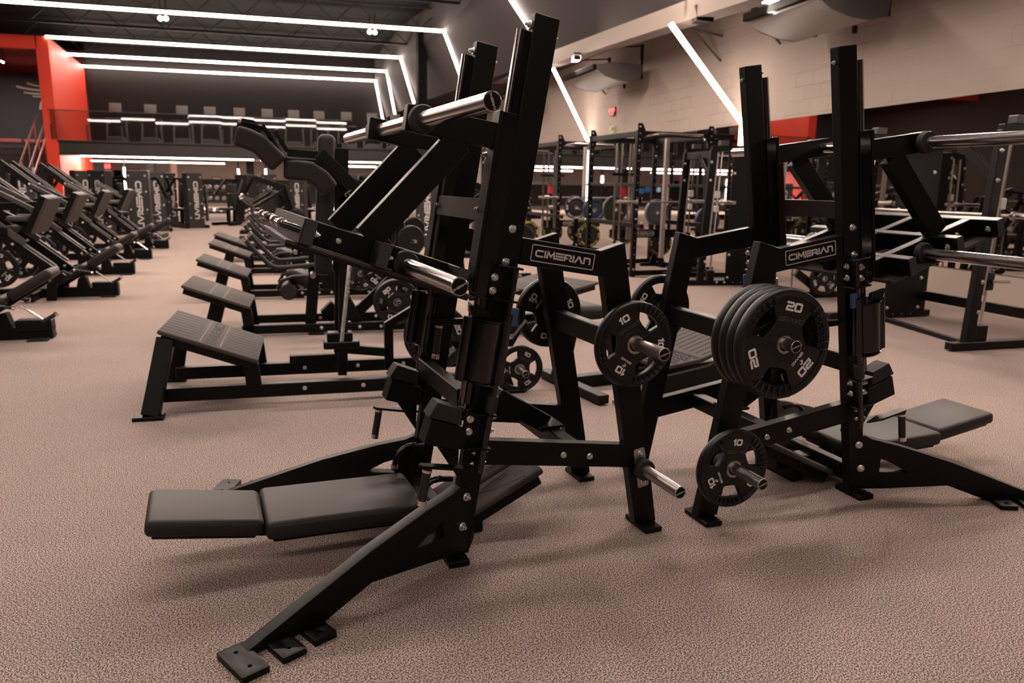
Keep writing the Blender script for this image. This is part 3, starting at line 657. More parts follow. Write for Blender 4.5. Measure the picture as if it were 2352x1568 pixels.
def make_press(label, group):
    root = empty('vertical_leg_press', (0, 0, 0), 0, label, 'leg press', group)
    X, Y, Z = Vector((1, 0, 0)), Vector((0, 1, 0)), Vector((0, 0, 1))
    for s in (-1, 1):
        y = s * YS; out = s * .3175; far = s * YS
        # ---- column with guide rail
        mb = MB(); mb.prism([(.022, .035), (.104, .025), (.429, 1.957), (.335, 1.973)], (0, y, 0), X, Z, .05)
        c = mb.build('column', POWDER, root, .005, 2)
        cf = lambda z: col_front(z)
        rl = MB(); a = Vector((cf(.60) - .012, y, .60)); b = Vector((cf(1.915) - .012, y, 1.915))
        rl.bar(a, b, .016, .026, -PDIR); rl.build('rail_support', GLOSS, c, .002, 1)
        ro = MB(); ro.cyl(a + PDIR * .022, b + PDIR * .022, .0125, 20)
        ro.build('guide_rail', DCHROME, c); fs = MB(); fs.bar(a.lerp(b, .52) + PDIR * .034, b + PDIR * .034, .014, .004, -PDIR); fs.build('rail_strip', CHROME, c)
        hb = MB()
        for k in range(12):
            q = a.lerp(b, .08 + k * .082) + PDIR * .035; hb.cyl(q, q + PDIR * .001, .0035, 8)
        hb.build('rail_hole', GROOVE, c)
        bolt(root, (cf(1.935) - .001, y, 1.935), PDIR, 1.1); bolt(root, (.412, y, 1.90), (1, 0, -.16), 1.0)
        for bx, bz in ((.262, 1.244), (.238, 1.128), (.196, 1.075), (.188, 1.027), (.106, .557), (.100, .51)):
            bolt(root, (bx, out + s * .004 if bz in (1.075, 1.027, .557, .51) else out, bz), (0, s, 0))
        for bx, bz in ((.494, .369), (.61, .349)): bolt(root, (bx, out - s * .002, bz), (0, s, 0), .9)
        # ---- foot of the column
        mb = MB(); mb.box((.052, s * (YS - .005), .0125), (.08, .16, .025)); mb.build('foot_plate', POWDER, root, .003, 1)
        # ---- rear post
        mb = MB(); mb.prism([(.838, .02), (.938, .02), (.727, 1.19), (.620, 1.159)], (0, y, 0), X, Z, .05)
        mb.build('rear_post', POWDER, root, .005, 2)
        mb = MB(); mb.box((.892, s * YS, .011), (.08, .165, .022)); mb.build('foot_plate', POWDER, root, .003, 1)
        # ---- beams of the side frame
        mb = MB(); mb.bar((.30, y, 1.165), (.665, y, 1.105), .046, .096); tb = mb.build('upper_beam', POWDER, root, .004, 2)
        mb = MB(); mb.bar((.13, y, .424), (.83, y, .320), .046, .096); mb.build('lower_beam', POWDER, root, .004, 2)
        bx = Vector((.2628, 0, -.0432)).normalized() * (1 if s < 0 else -1); bu = Vector((.162, 0, .987)); bu = (bu - bx * bu.dot(bx)).normalized()
        Mn = M4((.467, out - s * .0008, 1.139), bx, bu)
        fr = MB(); fr.flat([rrect(.262, .062, .007), rrect(.2555, .0555, .005)], Mn, .0012); fr.build('nameplate_frame', LOGOW, tb, smooth=False)
        tx = MB(); strokes(tx, 'CIMERIAN', Mn @ Matrix.Translation((0, 0, -.0004)), .0265, .25, th=.0014, gap=.30, aspect=.90); tx.build('nameplate_lettering', LOGOW, tb, smooth=False)
        # ---- plate horns on the rear post
        horn(root, (.745, out, .812), .275, s)
        h2 = horn(root, (.848, out + s * .005, .272), .275, s)
        mb = MB(); mb.flat([rrect(.05, .17, .008)], M4((.848, out + s * .003, .272), Vector((.98, 0, .18)) * -s, (-.18, 0, .98)), .006, .001); mb.build('horn_flange', STEEL, h2)
        bolt(root, (.838, out + s * .005, .335), (0, s, 0), .9, STEEL); bolt(root, (.859, out + s * .005, .209), (0, s, 0), .9)
        # ---- carriage on the rail
        ca = MB(); za, zb = 1.0, 1.64
        pa = Vector((cf(za) - .030, y, za)); pb = Vector((cf(zb) - .030, y, zb))
        ca.bar(pa, pb, .062, .060, -PDIR); cc = ca.build('carriage', GLOSS, root, .004, 2)
        mb = MB(); mb.bar(pa + PDIR * .038 + CDIR * .02, pb + PDIR * .038, .07, .014, -PDIR); mb.build('carriage_face', POWDER, cc, .003, 1)
        mb = MB(); q0 = Vector((cf(1.03) - .062, s * .245, 1.03)); q1 = Vector((cf(1.52) - .062, s * .245, 1.52))
        mb.bar(q0, q1, .045, .006, -PDIR); mb.build('carriage_strip', BROWNREFL, cc)
        for z in (1.08, 1.31, 1.50): bolt(root, (cf(z) - .066, s * .245, z), PDIR, 1.0)
        # ---- arm and diagonal of the sled
        mb = MB(); mb.bar((.235, y, 1.557), (-.118, y, 1.610), .05, .086)
        ar = mb.build('sled_arm', POWDER, root, .004, 2)
        mb = MB(); mb.bar((.068, y, 1.543), (-.252, y, 1.215), .046, .096); mb.build('sled_brace', POWDER, root, .004, 2)
        horn(root, (-.07, s * .3175, 1.602), .66, s, .025, False, .047, 'sled_horn')
        horn(root, (-.135, s * .3175, 1.130), .60, s, .025, False, .047, 'sled_horn')
        # ---- rubber stop on its bracket
        mb = MB(); mb.prism([(-.074, .488), (.04, .452), (.082, .452), (.086, .53), (-.045, .577)], (0, s * .2975, 0), X, Z, .085)
        br = mb.build('stop_bracket', POWDER, root, .003, 1)
        mb = MB(); mb.prism([(-.056, .585), (.07, .540), (.07, .600), (-.02, .637)], (0, s * .2975, 0), X, Z, .078); mb.build('rubber_stop', RUBBER, br, .004, 2)
        mb = MB(); mb.prism([(-.02, .47), (.07, .445), (.065, .33)], (0, y, 0), X, Z, .012); mb.build('gusset', POWDER, root)
        bolt(root, (cf(.60) - .022, y, .60), PDIR, 1.1)
        # ---- safety rod with its hinges, catch plates and turning handle
        yo = s * .3575
        rd = MB(); A = Vector((.131, yo, .36)); B = Vector((.262, yo, 1.112)); rd.cyl(A, B, .0125, 16); rod = rd.build('safety_rod', GLOSS, root)
        at = lambda t: A.lerp(B, t)
        for z0, z1, x0 in ((.995, 1.112, .21), (.455, .58, .095)):
            mb = MB(); xm = .055 + z0 * .1635 + .03
            for z in (z0, z1):
                q = A.lerp(B, (z - .36) / .752); mb.box((q.x - .022, s * .340, z), (.095, .062, .008), Matrix.Rotation(TILT, 3, 'Y'))
            q = A.lerp(B, ((z0 + z1) / 2 - .36) / .752); mb.bar((q.x - .045 - .012, s * .3205, z0), (q.x - .045 + .010, s * .3205, z1), .006, .075, (1, 0, 0))
            mb.build('hinge_bracket', POWDER, root, .002, 1)
        for z in (1.08, 1.03, .56, .51):
            q = A.lerp(B, (z - .36) / .752); bolt(root, (q.x + .022, s * .33, z), (1, 0, -.16), .9)
        mb = MB(); mb.cyl((.128, yo - s * .022, .706), (.162, yo - s * .022, .922), .058, 32); mb.cyl((.129, yo - s * .022, .706), (.1265, yo - s * .022, .698), .064, 32); mb.cyl((.162, yo - s * .022, .922), (.1635, yo - s * .022, .93), .064, 32); mb.cyl((.056, yo - s * .012, .716), (.092, yo - s * .012, .942), .020, 18); mb.cyl((.196, yo, .69), (.228, yo, .92), .0195, 18)
        mb.cyl(at(.44), at(.78), .019, 16); mb.build('catch_plate', GLOSS, rod, .002, 1)
        mb = MB(); mb.prism([(.098, .945), (.165, .935), (.16, .965), (.085, .985)], (0, yo, 0), X, Z, .022); mb.build('catch_hook', POWDER, rod, .003, 1)
        mb = MB(); mb.cyl(at(.30), at(.385), .021, 18); mb.build('rod_sleeve', GRIP, rod, .002, 1)
        mb = MB(); mb.rbox((.25, yo + s * .004, .936), (.04, .012, .065), .004, 2, Matrix.Rotation(TILT, 3, 'Y')); mb.build('blue_tab', BLUEP, rod)
        for x, z in ((.115, .435), (.108, .395)):
            for sx in (-1, 1): bolt(root, (x + sx * .02 + .02, s * .336 + s * .01, z), (sx, 0, 0), .62)
        ya = s * .385
        mb = MB(); mb.prism([(.118, 0), (.05, .022), (-.095, .02), (-.108, 0), (-.095, -.02), (.05, -.022)], (0, ya - s * .01, .405), Vector((.98, 0, -.19)), Y, .010); mb.build('handle_arm', POWDER, rod, .002, 1)
        g0, g1 = Vector((-.075, ya, .415)), Vector((-.098, ya, .285))
        mb = MB(); mb.cyl(g0, g1, .0155, 18); hg = mb.build('handle_grip', GRIP, rod)
        for t in (.04, .90, .97): q = g0.lerp(g1, t); mb = MB(); mb.cyl(q, q + (g1 - g0).normalized() * .0095, .0178, 18); mb.build('grip_ring', CHROME, hg)
        # ---- release grip hanging on the inner side of the column
        mb = MB(); g0, g1 = Vector((.158, s * .235, .808)), Vector((.139, s * .235, .66)); mb.cyl(g0, g1, .0155, 18); ug = mb.build('release_grip', GRIP, root)
        for t in (.03, .86, .94): q = g0.lerp(g1, t); mb = MB(); mb.cyl(q, q + (g1 - g0).normalized() * .0095, .0178, 18); mb.build('grip_ring', CHROME, ug)
        mb = MB(); mb.prism([(.12, .83), (.30, .83), (.36, .90), (.30, .80), (.13, .81)], (0, s * .235, 0), X, Z, .03); mb.build('release_lever', POWDER, ug, .003, 1)
        # ---- curved hand hold beside the bench
        yh = s * .20
        P = [(.075, yh, .285), (.03, yh, .292), (-.005, yh, .288), (-.035, yh, .268), (-.05, yh, .235), (-.056, yh, .19)]
        mb = MB(); mb.tube(P, .0125, 12); hh = mb.build('hand_hold', GLOSS, root)
        mb = MB(); mb.cyl((-.054, yh, .215), (-.0555, yh, .20), .016, 16); mb.build('grip_ring', CHROME, hh)
        # ---- splayed leg
        A2 = Vector((.03, s * .32, 0)); B2 = Vector((-.726, s * .638, 0)); d = (B2 - A2).normalized(); nn = d.cross(Z)
        M = M4(A2 + d * 0, d, Z)
        mb = MB()
        mb.flat([[(-.075, .045), (.07, .05), (.37, .074), (.565, .004), (.70, .002), (.834, .003), (.834, .012), (.376, .182), (.14, .252), (.0, .285), (-.03, .30), (-.075, .285), (-.095, .25), (-.095, .08)],
                 [(.05, .128), (.19, .127), (.10, .178), (.05, .195)]], M, .05, .002)
        lg = mb.build('front_leg', POWDER, root)
        mb = MB(); mb.bar(A2 + d * .05 + Z * .128, A2 + d * .19 + Z * .127, .046, .004); mb.build('slot_lining', POWDER, lg)
        bolt(root, A2 + d * -.055 + Z * .258 + nn * (.026 if nn.y * s > 0 else -.026), nn * (1 if nn.y * s > 0 else -1), 1.15)
        bolt(root, A2 + d * -.035 + Z * .145 + nn * (.026 if nn.y * s > 0 else -.026), nn * (1 if nn.y * s > 0 else -1), 1.15)
        e1 = Vector((.064, s * .15, 0)).normalized(); e2 = Vector((.072, -s * .031, 0)).normalized()
        for cx, cy, ln, wd in ((-.728, s * .692, .165, .082), (-.612, s * .645, .155, .075), (-.512, s * .592, .15, .075)):
            mb = MB(); Mx = M4((cx, cy, .0105), e1, e2 * s * -1) if s < 0 else M4((cx, cy, .0105), e1, -e2)
            mb.flat([rrect(ln, wd, .004, 2), circ(.008, 12, ln * .27, 0), circ(.008, 12, -ln * .27, 0)], Mx, .021, .002, 1); mb.build('leg_pad', POWDER, lg)
    # ---- across the machine
    mb = MB(); mb.bar((cf(1.31) - .066, -.30, 1.31), (cf(1.31) - .066, .30, 1.31), .008, .078, CDIR); mb.build('carriage_cross_plate', BROWNREFL, root, .001, 1)
    mb = MB(); mb.bar((.055, -.27, .095), (.055, .27, .095), .05, .08); mb.build('column_cross_tube', POWDER, root, .004, 1)
    mb = MB(); mb.bar((.098, -.27, .62), (.098, .27, .62), .05, .08); mb.build('column_cross_tube', POWDER, root, .004, 1)
    mb = MB(); mb.bar((.742, -.29, .795), (.742, .29, .795), .05, .085); mb.build('post_cross_tube', POWDER, root, .004, 1)
    for s in (-1, 1):
        bolt(root, (.712, s * .29, .865), (-1, 0, 0), .9)
    mb = MB(); mb.bar((.575, -.29, .352), (.575, .29, .352), .06, .07); mb.build('beam_cross_tube', POWDER, root, .004, 1)
    mb = MB(); mb.bar((.56, 0, .395), (.33, 0, .535), .05, .08); mb.build('rear_strut', POWDER, root, .004, 1)
    mb = MB(); mb.box((.565, 0, .395), (.11, .13, .012)); mb.build('strut_plate', POWDER, root, .002, 1)
    mb = MB(); mb.cyl((-.07, -.32, 1.602), (-.07, .32, 1.602), .025, 24); mb.build('sled_shaft', CHROME, root)
    for s in (-1, 1): 
        pass
    # ---- sled platform, tilted 18 degrees
    t = R(18.3); q = Vector((math.cos(t), 0, -math.sin(t))); n = Vector((math.sin(t), 0, math.cos(t))); P0 = Vector((-.465, 0, 1.290)) - n * .04
    mb = MB()
    for d0 in (.02, .262, .535): mb.bar(P0 + q * d0 - Y * .4425, P0 + q * d0 + Y * .4425, .04, .08, n)
    for yy in (-YS, 0, YS): mb.bar(P0 + q * .03 + Y * yy, P0 + q * .60 + Y * yy, .045, .078, n)
    pf = mb.build('sled_platform', POWDER, root, .003, 1)
    mb = MB(); mb.bar(P0 + q * -.035 - n * .047, P0 + q * .615 - n * .047, .80, .012, n); mb.build('foot_board', BROWNREFL, pf, .003, 1)
    mb = MB(); mb.bar(P0 + q * -.03 - n * .058, P0 + q * .60 - n * .058, .76, .010, n); mb.build('board_rubber', RUBBER, pf)
    mb = MB(); mb.bar(P0 - q * .001 - Y * .44, P0 - q * .001 + Y * .44, .004, .079, n); mb.build('front_reflection', BROWNREFL, pf)  # thin sheet over the tube front, coloured with its brown reflection
    for s in (-1, 1):
        y0, y1 = s * .10, s * .40
        o = P0 - q * .055; pts = [P0 + Y * y0, o + Y * (y0 + s * .012), o + Y * (y0 + s * .04), o + Y * (y1 - s * .04), o + Y * (y1 - s * .012), P0 + Y * y1]
        mb = MB(); mb.tube(pts, .012, 12); hb = mb.build('sled_handle', GLOSS, pf)
        mb = MB(); mb.cyl(o + Y * (y0 + s * .02), o + Y * (y0 + s * .075), .0165, 18); mb.build('grip_ring', CHROME, hb); mb = MB(); mb.cyl(o + Y * (y1 - s * .03), o + Y * (y1 - s * .075), .0165, 18); mb.build('grip_ring', CHROME, hb)
        for d0 in (.02, .262):
            bolt(root, P0 + q * (d0 + .024) + Y * s * .40, q, .9)
        bolt(root, P0 + q * .135 + Y * s * .318, (0, s, 0), .7)
    for d0 in (.02, .262, .535):
        for s in (-1, 1): ce = MB(); ce.bar(P0 + q * d0 + Y * s * .4425, P0 + q * d0 + Y * s * .4445, .037, .076, n); ce.build('tube_end_cap', TUBEEND, pf)
    # ---- bench
    mb = MB(); mb.bar((-.82, 0, .150), (-.55, 0, .105), .08, .05); mb.bar((-.56, 0, .105), (.30, 0, .080), .08, .05)
    mb.box((.20, -.02, .05), (.07, .20, .10))
    bf = mb.build('bench_frame', POWDER, root, .004, 1)
    def pad(nm, x0, z0, x1, z1, wd, th):
        a, b = Vector((x0, 0, z0)), Vector((x1, 0, z1)); d = (b - a).normalized(); ang = math.atan2(-d.z, d.x)
        m = Matrix.Rotation(ang, 3, 'Y'); c = (a + b) / 2 + m @ Vector((0, 0, -th / 2))
        mb = MB(); mb.rbox(c, ((b - a).length, wd, th), .022, 4, m); p = mb.build(nm, VINYL, root)
        mb = MB()                                        # stitched seam round the top edge
        L2, W2 = (b - a).length / 2 - .006, wd / 2 - .0045
        for k in (0, .006):
            pts = [c + m @ Vector((x, y, th / 2 - .0085 - k)) for x, y in rrect(2 * L2 + k, 2 * W2 + k, .02, 4)]; pts.append(pts[0])
            mb.tube(pts, .0012, 5, False)
        mb.build('seam', VINYL, p)
        mb = MB(); mb.rbox(c - m @ Vector((0, 0, th / 2 + .006)), ((b - a).length - .05, wd - .05, .016), .003, 1, m); mb.build('pad_board', POWDER, p)
        return p
    pad('head_pad', -1.0, .262, -.612, .202, .315, .062)
    pad('back_pad', -.6115, .200, -.02, .188, .365, .070)
    # ---- twin foot rests behind the bench
    for s in (-1, 1):
        a, b = Vector((.06, s * .095, .055)), Vector((.475, s * .095, .255)); d = (b - a).normalized(); m = Matrix.Rotation(math.atan2(-d.z, d.x), 3, 'Y')
        c = (a + b) / 2
        mb = MB(); mb.rbox(c, ((b - a).length, .165, .028), .012, 3, m); fr = mb.build('foot_rest', TREAD, root)
        mb = MB(); mb.box(c - m @ Vector((.0, 0, .036)), ((b - a).length - .05, .13, .045), m); mb.build('foot_rest_support', POWDER, fr, .003, 1)
        mb = MB(); Lh = (b - a).length / 2
        segs = [((-.16, -.05), (.0, .03)), ((.0, .03), (.12, .05)), ((-.1, .06), (.02, -.02)), ((.02, -.02), (.16, -.06)), ((.05, .06), (.07, .02)), ((.07, .02), (.11, .03)), ((.12, -.02), (.15, .0)), ((.15, .0), (.17, -.02)), ((-.12, -.02), (-.05, -.05)), ((-.14, 0), (-.06, -.035)), ((-.19, .03), (-.1, .02)), ((.06, -.06), (.10, -.03))]
        for (x0, y0), (x1, y1) in segs:
            mb.bar(c + m @ Vector((x0, y0, .0142)), c + m @ Vector((x1, y1, .0142)), .003, .0012, m @ Vector((0, 0, 1)))
        mb.build('rubber_groove', GROOVE, fr)
    return root
AL, AR = R(7.3), R(5.6)
def frame_pt(O, a, u, w, z=0.0):
    return Vector((O[0] + u * math.cos(a) - w * math.sin(a), O[1] + u * math.sin(a) + w * math.cos(a), z))
OL, OR_ = (0.452, 2.531), (2.487, 2.723)
pressL = make_press('left vertical leg press, bench in the foreground, bare sled sleeves pointing at the viewer', 'vertical leg presses')
pressR = copy_tree(pressL)
place(pressL, frame_pt(OL, AL, 0, .3675), AL, pressL['label'])
place(pressR, frame_pt(OR_, AR, .012, .3675), AR + math.pi, 'right vertical leg press, rear posts toward the other press, four big plates on it')
def LP(u, w, z): return frame_pt(OL, AL, u, w, z)
def RP(u, w, z): return frame_pt(OR_, AR, .012 - u, w, z)
pl10 = make_plate('weight_plate', .335, .040, '10', '', 'ten kilo grip plates')
pl20 = make_plate('weight_plate', .440, .046, '20', '', 'twenty kilo grip plates')
def set_plate(o, loc, rz, roll, label, group):
    o.location = loc; o.rotation_mode = 'XYZ'; o.rotation_euler = (0, roll, rz); o['label'] = label; o['group'] = group
    return o
n10, n20 = [0], [0]
def plate10(loc, rz, roll, label, group='ten kilo grip plates'):
    o = pl10 if not n10[0] else copy_tree(pl10); n10[0] += 1
    return set_plate(o, loc, rz, roll, label, group)
def plate20(loc, rz, roll, label, group='twenty kilo grip plates'):
    o = pl20 if not n20[0] else copy_tree(pl20); n20[0] += 1
    return set_plate(o, loc, rz, roll, label, group)
plate10(LP(.745, -.015, .808), AL, R(-28), 'black 10 plate alone on the upper rear horn of the left press')
plate10(LP(.745, .755, .808), AL, R(70), 'black 10 plate behind the nameplate beam, on the left press far side')
for i in range(4):
    plate20(RP(.745, -.005 - i * .047, .808), AR, R((-20, 80, 150, 12)[i]), ('big black plate closest to the post in the stack of four', 'second plate from the post in the stack of four', 'third plate from the post in the stack of four', 'outermost 20 plate of the stack of four, numbers facing out')[i], 'stack of twenty kilo plates on the right press')
plate10(RP(.848, -.035, .268), AR, R(5), 'black 10 plate low on the right press below the stack of four')
plate10(RP(.745, .755, .808), AR, R(-60), 'black 10 plate on the right press far post, seen between the two presses')
# ================================================================ machines further back
def quickpart(root, name, m, f, bev=0.0, **k):
    mb = MB(); f(mb); return mb.build(name, m, root, bev, 1)
def platform(root, x0, z0, x1, z1, y0, y1, word=True):
    a, b = Vector((x0, 0, z0)), Vector((x1, 0, z1)); d = (b - a).normalized(); m = Matrix.Rotation(math.atan2(-d.z, d.x), 3, 'Y'); n = m @ Vector((0, 0, 1))
    c = (a + b) / 2 + Vector((0, (y0 + y1) / 2, 0)); L, W = (b - a).length, y1 - y0
    o = MB().rbox(c, (L, W, .03), .012, 2, m).build('platform_top', TREAD, root)
    MB().box(c - n * .04, (L - .05, W - .06, .05), m).build('platform_frame', POWDER, root, .004, 1)
    g = MB()
    for k in range(9):
        y = -W / 2 + W * (k + 1) / 10
        for s in (-1, 1):
            q = c + m @ Vector((s * L * .31, y, .0152)); g.bar(q - d * L * .17, q + d * L * .17, .006, .0015, n)
    g.build('rib_groove', GROOVE, o)
    e = MB()
    for s in (-1, 1):
        q = c + m @ Vector((s * L * .10, 0, .0155)); e.bar(q - Vector((0, W * .47, 0)), q + Vector((0, W * .47, 0)), .006, .002, n)
    e.build('rib_band', mat('rib_light', (.13, .11, .10), .7), o)
    if word:
        t = MB(); strokes(t, 'CIMERIAN', M4(c + n * .0152, (0, -1, 0), n.cross(Vector((0, -1, 0)))), L * .10, .2, gap=.5, aspect=1.0); t.build('raised_lettering', GROOVE, o, smooth=False)
    return o
def coil(mb, a, b, r, turns, w=.0025):
    a, b = Vector(a), Vector(b); d, s, u = basis(b - a); n = turns * 8
    return mb.tube([a.lerp(b, i / n) + (s * math.cos(i * math.pi / 4) + u * math.sin(i * math.pi / 4)) * r for i in range(n + 1)], w, 5)
# ---- squat machine with shoulder pads (nearest of the row)
S1O = Vector((-.9, 5.17, 0))
sq = empty('squat_machine', S1O, 0, 'nearest squat machine with ribbed foot platform, spring and tall back pad', 'squat machine')
def W(x, y, z): return Vector((x, y, z)) - S1O
platform(sq, .02, .51, .58, .30, -.39, .36)
for s, nm in ((-1, 'near'), (1, 'far')):
    yy = -.34 if s < 0 else .31
    quickpart(sq, 'front_leg', POWDER, lambda b: b.bar((.06, yy, .46), (-.035, yy - s * -.13 * (1 if s < 0 else 1) * 1, .02), .07, .10, (1, 0, 0)), .004)
    quickpart(sq, 'foot_plate', POWDER, lambda b: b.box((-.045, yy + s * .13, .012), (.17, .09, .024)), .003)
    quickpart(sq, 'base_rail', POWDER, lambda b: b.bar((0, yy + (.06 if s < 0 else -.03), .095), (2.2, yy + (.06 if s < 0 else -.03), .095), .06, .085), .004)
    quickpart(sq, 'platform_post', POWDER, lambda b: b.bar((.53, yy + .05, .27), (.545, yy + .05, .12), .06, .09, (1, 0, 0)), .004)
    for x in (.85, 1.22, 1.55): bolt(sq, (x, yy + (.03 if s < 0 else -.06), .10), (0, -1, 0))
quickpart(sq, 'toe_step', POWDER, lambda b: b.box((.95, .25, .165), (.40, .06, .06)), .006)
quickpart(sq, 'lever_bracket', POWDER, lambda b: (b.box((1.09, .0, .37), (.17, .10, .06)), b.box((1.10, .0, .315), (.24, .12, .05))), .008)
quickpart(sq, 'lever_arm', POWDER, lambda b: (b.bar((1.05, .0, .29), (1.42, .0, .245), .05, .06), b.bar((1.42, 0, .12), (1.42, 0, .44), .05, .06, (1, 0, 0)), b.bar((1.40, 0, .43), (1.72, 0, .62), .05, .05)), .004)
quickpart(sq, 'spring_post', POWDER, lambda b: b.bar((1.10, .0, .10), (1.14, .02, 1.10), .07, .06, (1, 0, 0)), .004)
quickpart(sq, 'mast', POWDER, lambda b: b.bar((1.10, .22, .10), (1.15, .22, 1.62), .06, .09, (1, 0, 0)), .004)
quickpart(sq, 'spring', ZINC, lambda b: coil(b, W(.195, 5.02, .36), W(.265, 5.02, .90), .013, 64, .002))
quickpart(sq, 'mast_brace', POWDER, lambda b: b.bar((1.14, .22, 1.30), (2.15, .22, .14), .06, .09), .004)
bp = MB(); m_ = Matrix.Rotation(R(3.5), 3, 'Y'); bp.rbox(W(.125, 5.45, 1.235), (.115, .30, .94), .04, 4, m_); bk = bp.build('back_pad', VINYL, sq)
quickpart(sq, 'pad_spine', POWDER, lambda b: b.box(W(.21, 5.45, 1.22), (.03, .16, .86), m_), .004)
def yoke_pad(name, pts, Y, th, wd):
    mb = MB(); P = [at(u, v, Y) - S1O for u, v in pts]; n = len(P); up, dn = [], []
    for i in range(n):
        d = (P[min(i + 1, n - 1)] - P[max(i - 1, 0)]).normalized(); nn = Vector((-d.z, 0, d.x)); up.append(P[i] + nn * th / 2); dn.append(P[i] - nn * th / 2)
    poly = up + dn[::-1]; y0 = poly[0].y
    mb.prism([(p.x, p.z) for p in poly], (0, y0, 0), (1, 0, 0), (0, 0, 1), wd)
    return mb.build(name, VINYL, sq, .022, 3)
yoke_pad('shoulder_pad', [(542, 312), (570, 320), (598, 333), (622, 358), (642, 378)], 5.05, .125, .16)
yoke_pad('shoulder_pad', [(652, 388), (685, 391), (712, 394), (738, 412), (758, 438)], 5.12, .125, .16)
def yp(u, v, Y): return at(u, v, Y) - S1O
quickpart(sq, 'yoke_tube', GLOSS, lambda b: b.tube([yp(*q) for q in ((550, 276, 5.0), (580, 282, 5.0), (603, 291, 5.0), (618, 310, 5.02), (646, 357, 5.05), (653, 366, 5.06), (662, 370, 5.06), (700, 372, 5.08), (742, 374, 5.1))], .017, 10))
quickpart(sq, 'yoke_ring', CHROME, lambda b: b.cyl(yp(548, 275, 5.0), yp(555, 277, 5.0), .020, 14))
quickpart(sq, 'yoke_plate', POWDER, lambda b: (b.bar(yp(543, 292, 5.08), yp(600, 302, 5.08), .02, .06), b.bar(yp(632, 300, 5.3), yp(660, 348, 5.3), .03, .03), b.bar(yp(660, 350, 5.3), yp(730, 356, 5.3), .04, .05), b.bar(yp(733, 352, 5.3), yp(850, 470, 5.3), .05, .09)), .003)
quickpart(sq, 'yoke_clip', CHROME, lambda b: b.tube([yp(*q) for q in ((805, 436, 5.2), (792, 446, 5.2), (796, 452, 5.2))], .004, 6))
quickpart(sq, 'rear_foot', POWDER, lambda b: b.box((2.22, -.32, .012), (.17, .10, .024)), .003)
quickpart(sq, 'rear_post', POWDER, lambda b: (b.bar((2.2, -.28, .02), (2.05, -.1, .55), .06, .09, (1, 0, 0)), b.bar((2.2, .30, .02), (2.05, .1, .55), .06, .09, (1, 0, 0)), b.bar((2.05, -.2, .52), (2.05, .2, .52), .06, .08)), .004)
horn(sq, (2.27, -.30, .165), .20, -1)
plate10(Vector((1.37, 4.84, .163)), 0, R(28), 'black 10 plate low at the tail of the squat machine, by the left press column')
horn(sq, (1.72, -.12, .40), .20, -1)
for k in range(2): plate20(Vector((.82, 4.98 - k * .05, .39)), 0, R(20 + 50 * k), ('inner', 'outer')[k] + ' big plate behind the left press guide rods', 'plates on the squat machine')
# ---- hip thrust row: platform, roller pads, bent handles
def make_hip():
    r = empty('hip_machine', (0, 0, 0), 0, '', 'hip machine', 'hip machines in a row behind the squat machine')
    platform(r, -.28, .48, .28, .27, -.37, .37, False)
    quickpart(r, 'centre_leg', POWDER, lambda b: b.bar((.0, .0, .35), (-.10, 0, .0), .08, .13, (1, 0, 0)), .004)
    for s in (-1, 1):
        quickpart(r, 'platform_post', POWDER, lambda b: b.bar((.24, s * .28, .25), (.27, s * .28, 0), .06, .09, (1, 0, 0)), .004)
        quickpart(r, 'base_rail', POWDER, lambda b: b.bar((.2, s * .28, .06), (1.9, s * .28, .06), .06, .08), .004)
        quickpart(r, 'upright', POWDER, lambda b: b.bar((.80, s * .18, .05), (.86, s * .18, .62), .06, .10, (1, 0, 0)), .004)
        quickpart(r, 'slanted_post', POWDER, lambda b: b.bar((.90, s * .22, .72), (1.25, s * .22, .06), .06, .10, (1, 0, 0)), .004)
        h = quickpart(r, 'long_handle', GRIP, lambda b: b.tube([(.27, s * .34, .88), (.33, s * .34, .80), (.46, s * .34, .66), (.52, s * .34, .63), (.60, s * .34, .63), (.95, s * .34, .66)], .021, 10))
        quickpart(h, 'chrome_tip', CHROME, lambda b: b.cyl((.255, s * .34, .90), (.278, s * .34, .872), .026, 14))
        quickpart(r, 'roller_pad', VINYL, lambda b: b.cyl((.62, s * .03, .40), (.62, s * .30, .40), .075, 20), .012)
        quickpart(r, 'side_grip', GRIP, lambda b: b.tube([(.52, s * .25, .42), (.56, s * .25, .50), (.66, s * .25, .535), (.78, s * .25, .54)], .017, 8))
        for x in (.9, 1.1, 1.25, 1.45, 1.7): bolt(r, (x, s * .28 - .031, .06), (0, -1, 0), 1.1)
    quickpart(r, 'pad_link', STEEL, lambda b: (b.bar((.66, -.12, .52), (.74, -.12, .40), .03, .02), b.bar((.66, .12, .52), (.74, .12, .40), .03, .02), b.cyl((.60, -.15, .47), (.74, -.15, .52), .014, 10)), .002)
    quickpart(r, 'thigh_pad', VINYL, lambda b: b.rbox((.74, 0, .50), (.30, .42, .12), .05, 3, Matrix.Rotation(R(24), 3, 'Y')))
    quickpart(r, 'weight_peg', STEEL, lambda b: b.cyl((.84, -.18, .56), (.84, -.42, .56), .025, 18))
    quickpart(r, 'foot_block', POWDER, lambda b: b.box((.85, -.28, .012), (.14, .12, .024)), .003)
    quickpart(r, 'lever', POWDER, lambda b: (b.bar((1.2, 0, .10), (1.75, 0, .62), .06, .10), b.bar((1.6, -.3, .30), (1.6, .3, .30), .06, .06)), .004)
    quickpart(r, 'adjuster', POWDER, lambda b: (b.box((.86, -.2, .66), (.10, .02, .22)), b.box((1.0, .1, .15), (.14, .14, .14), Matrix.Rotation(R(45), 3, 'Y'))), .003)
    horn(r, (1.6, -.22, .30), .26, -1)
    return r
hip = make_hip()
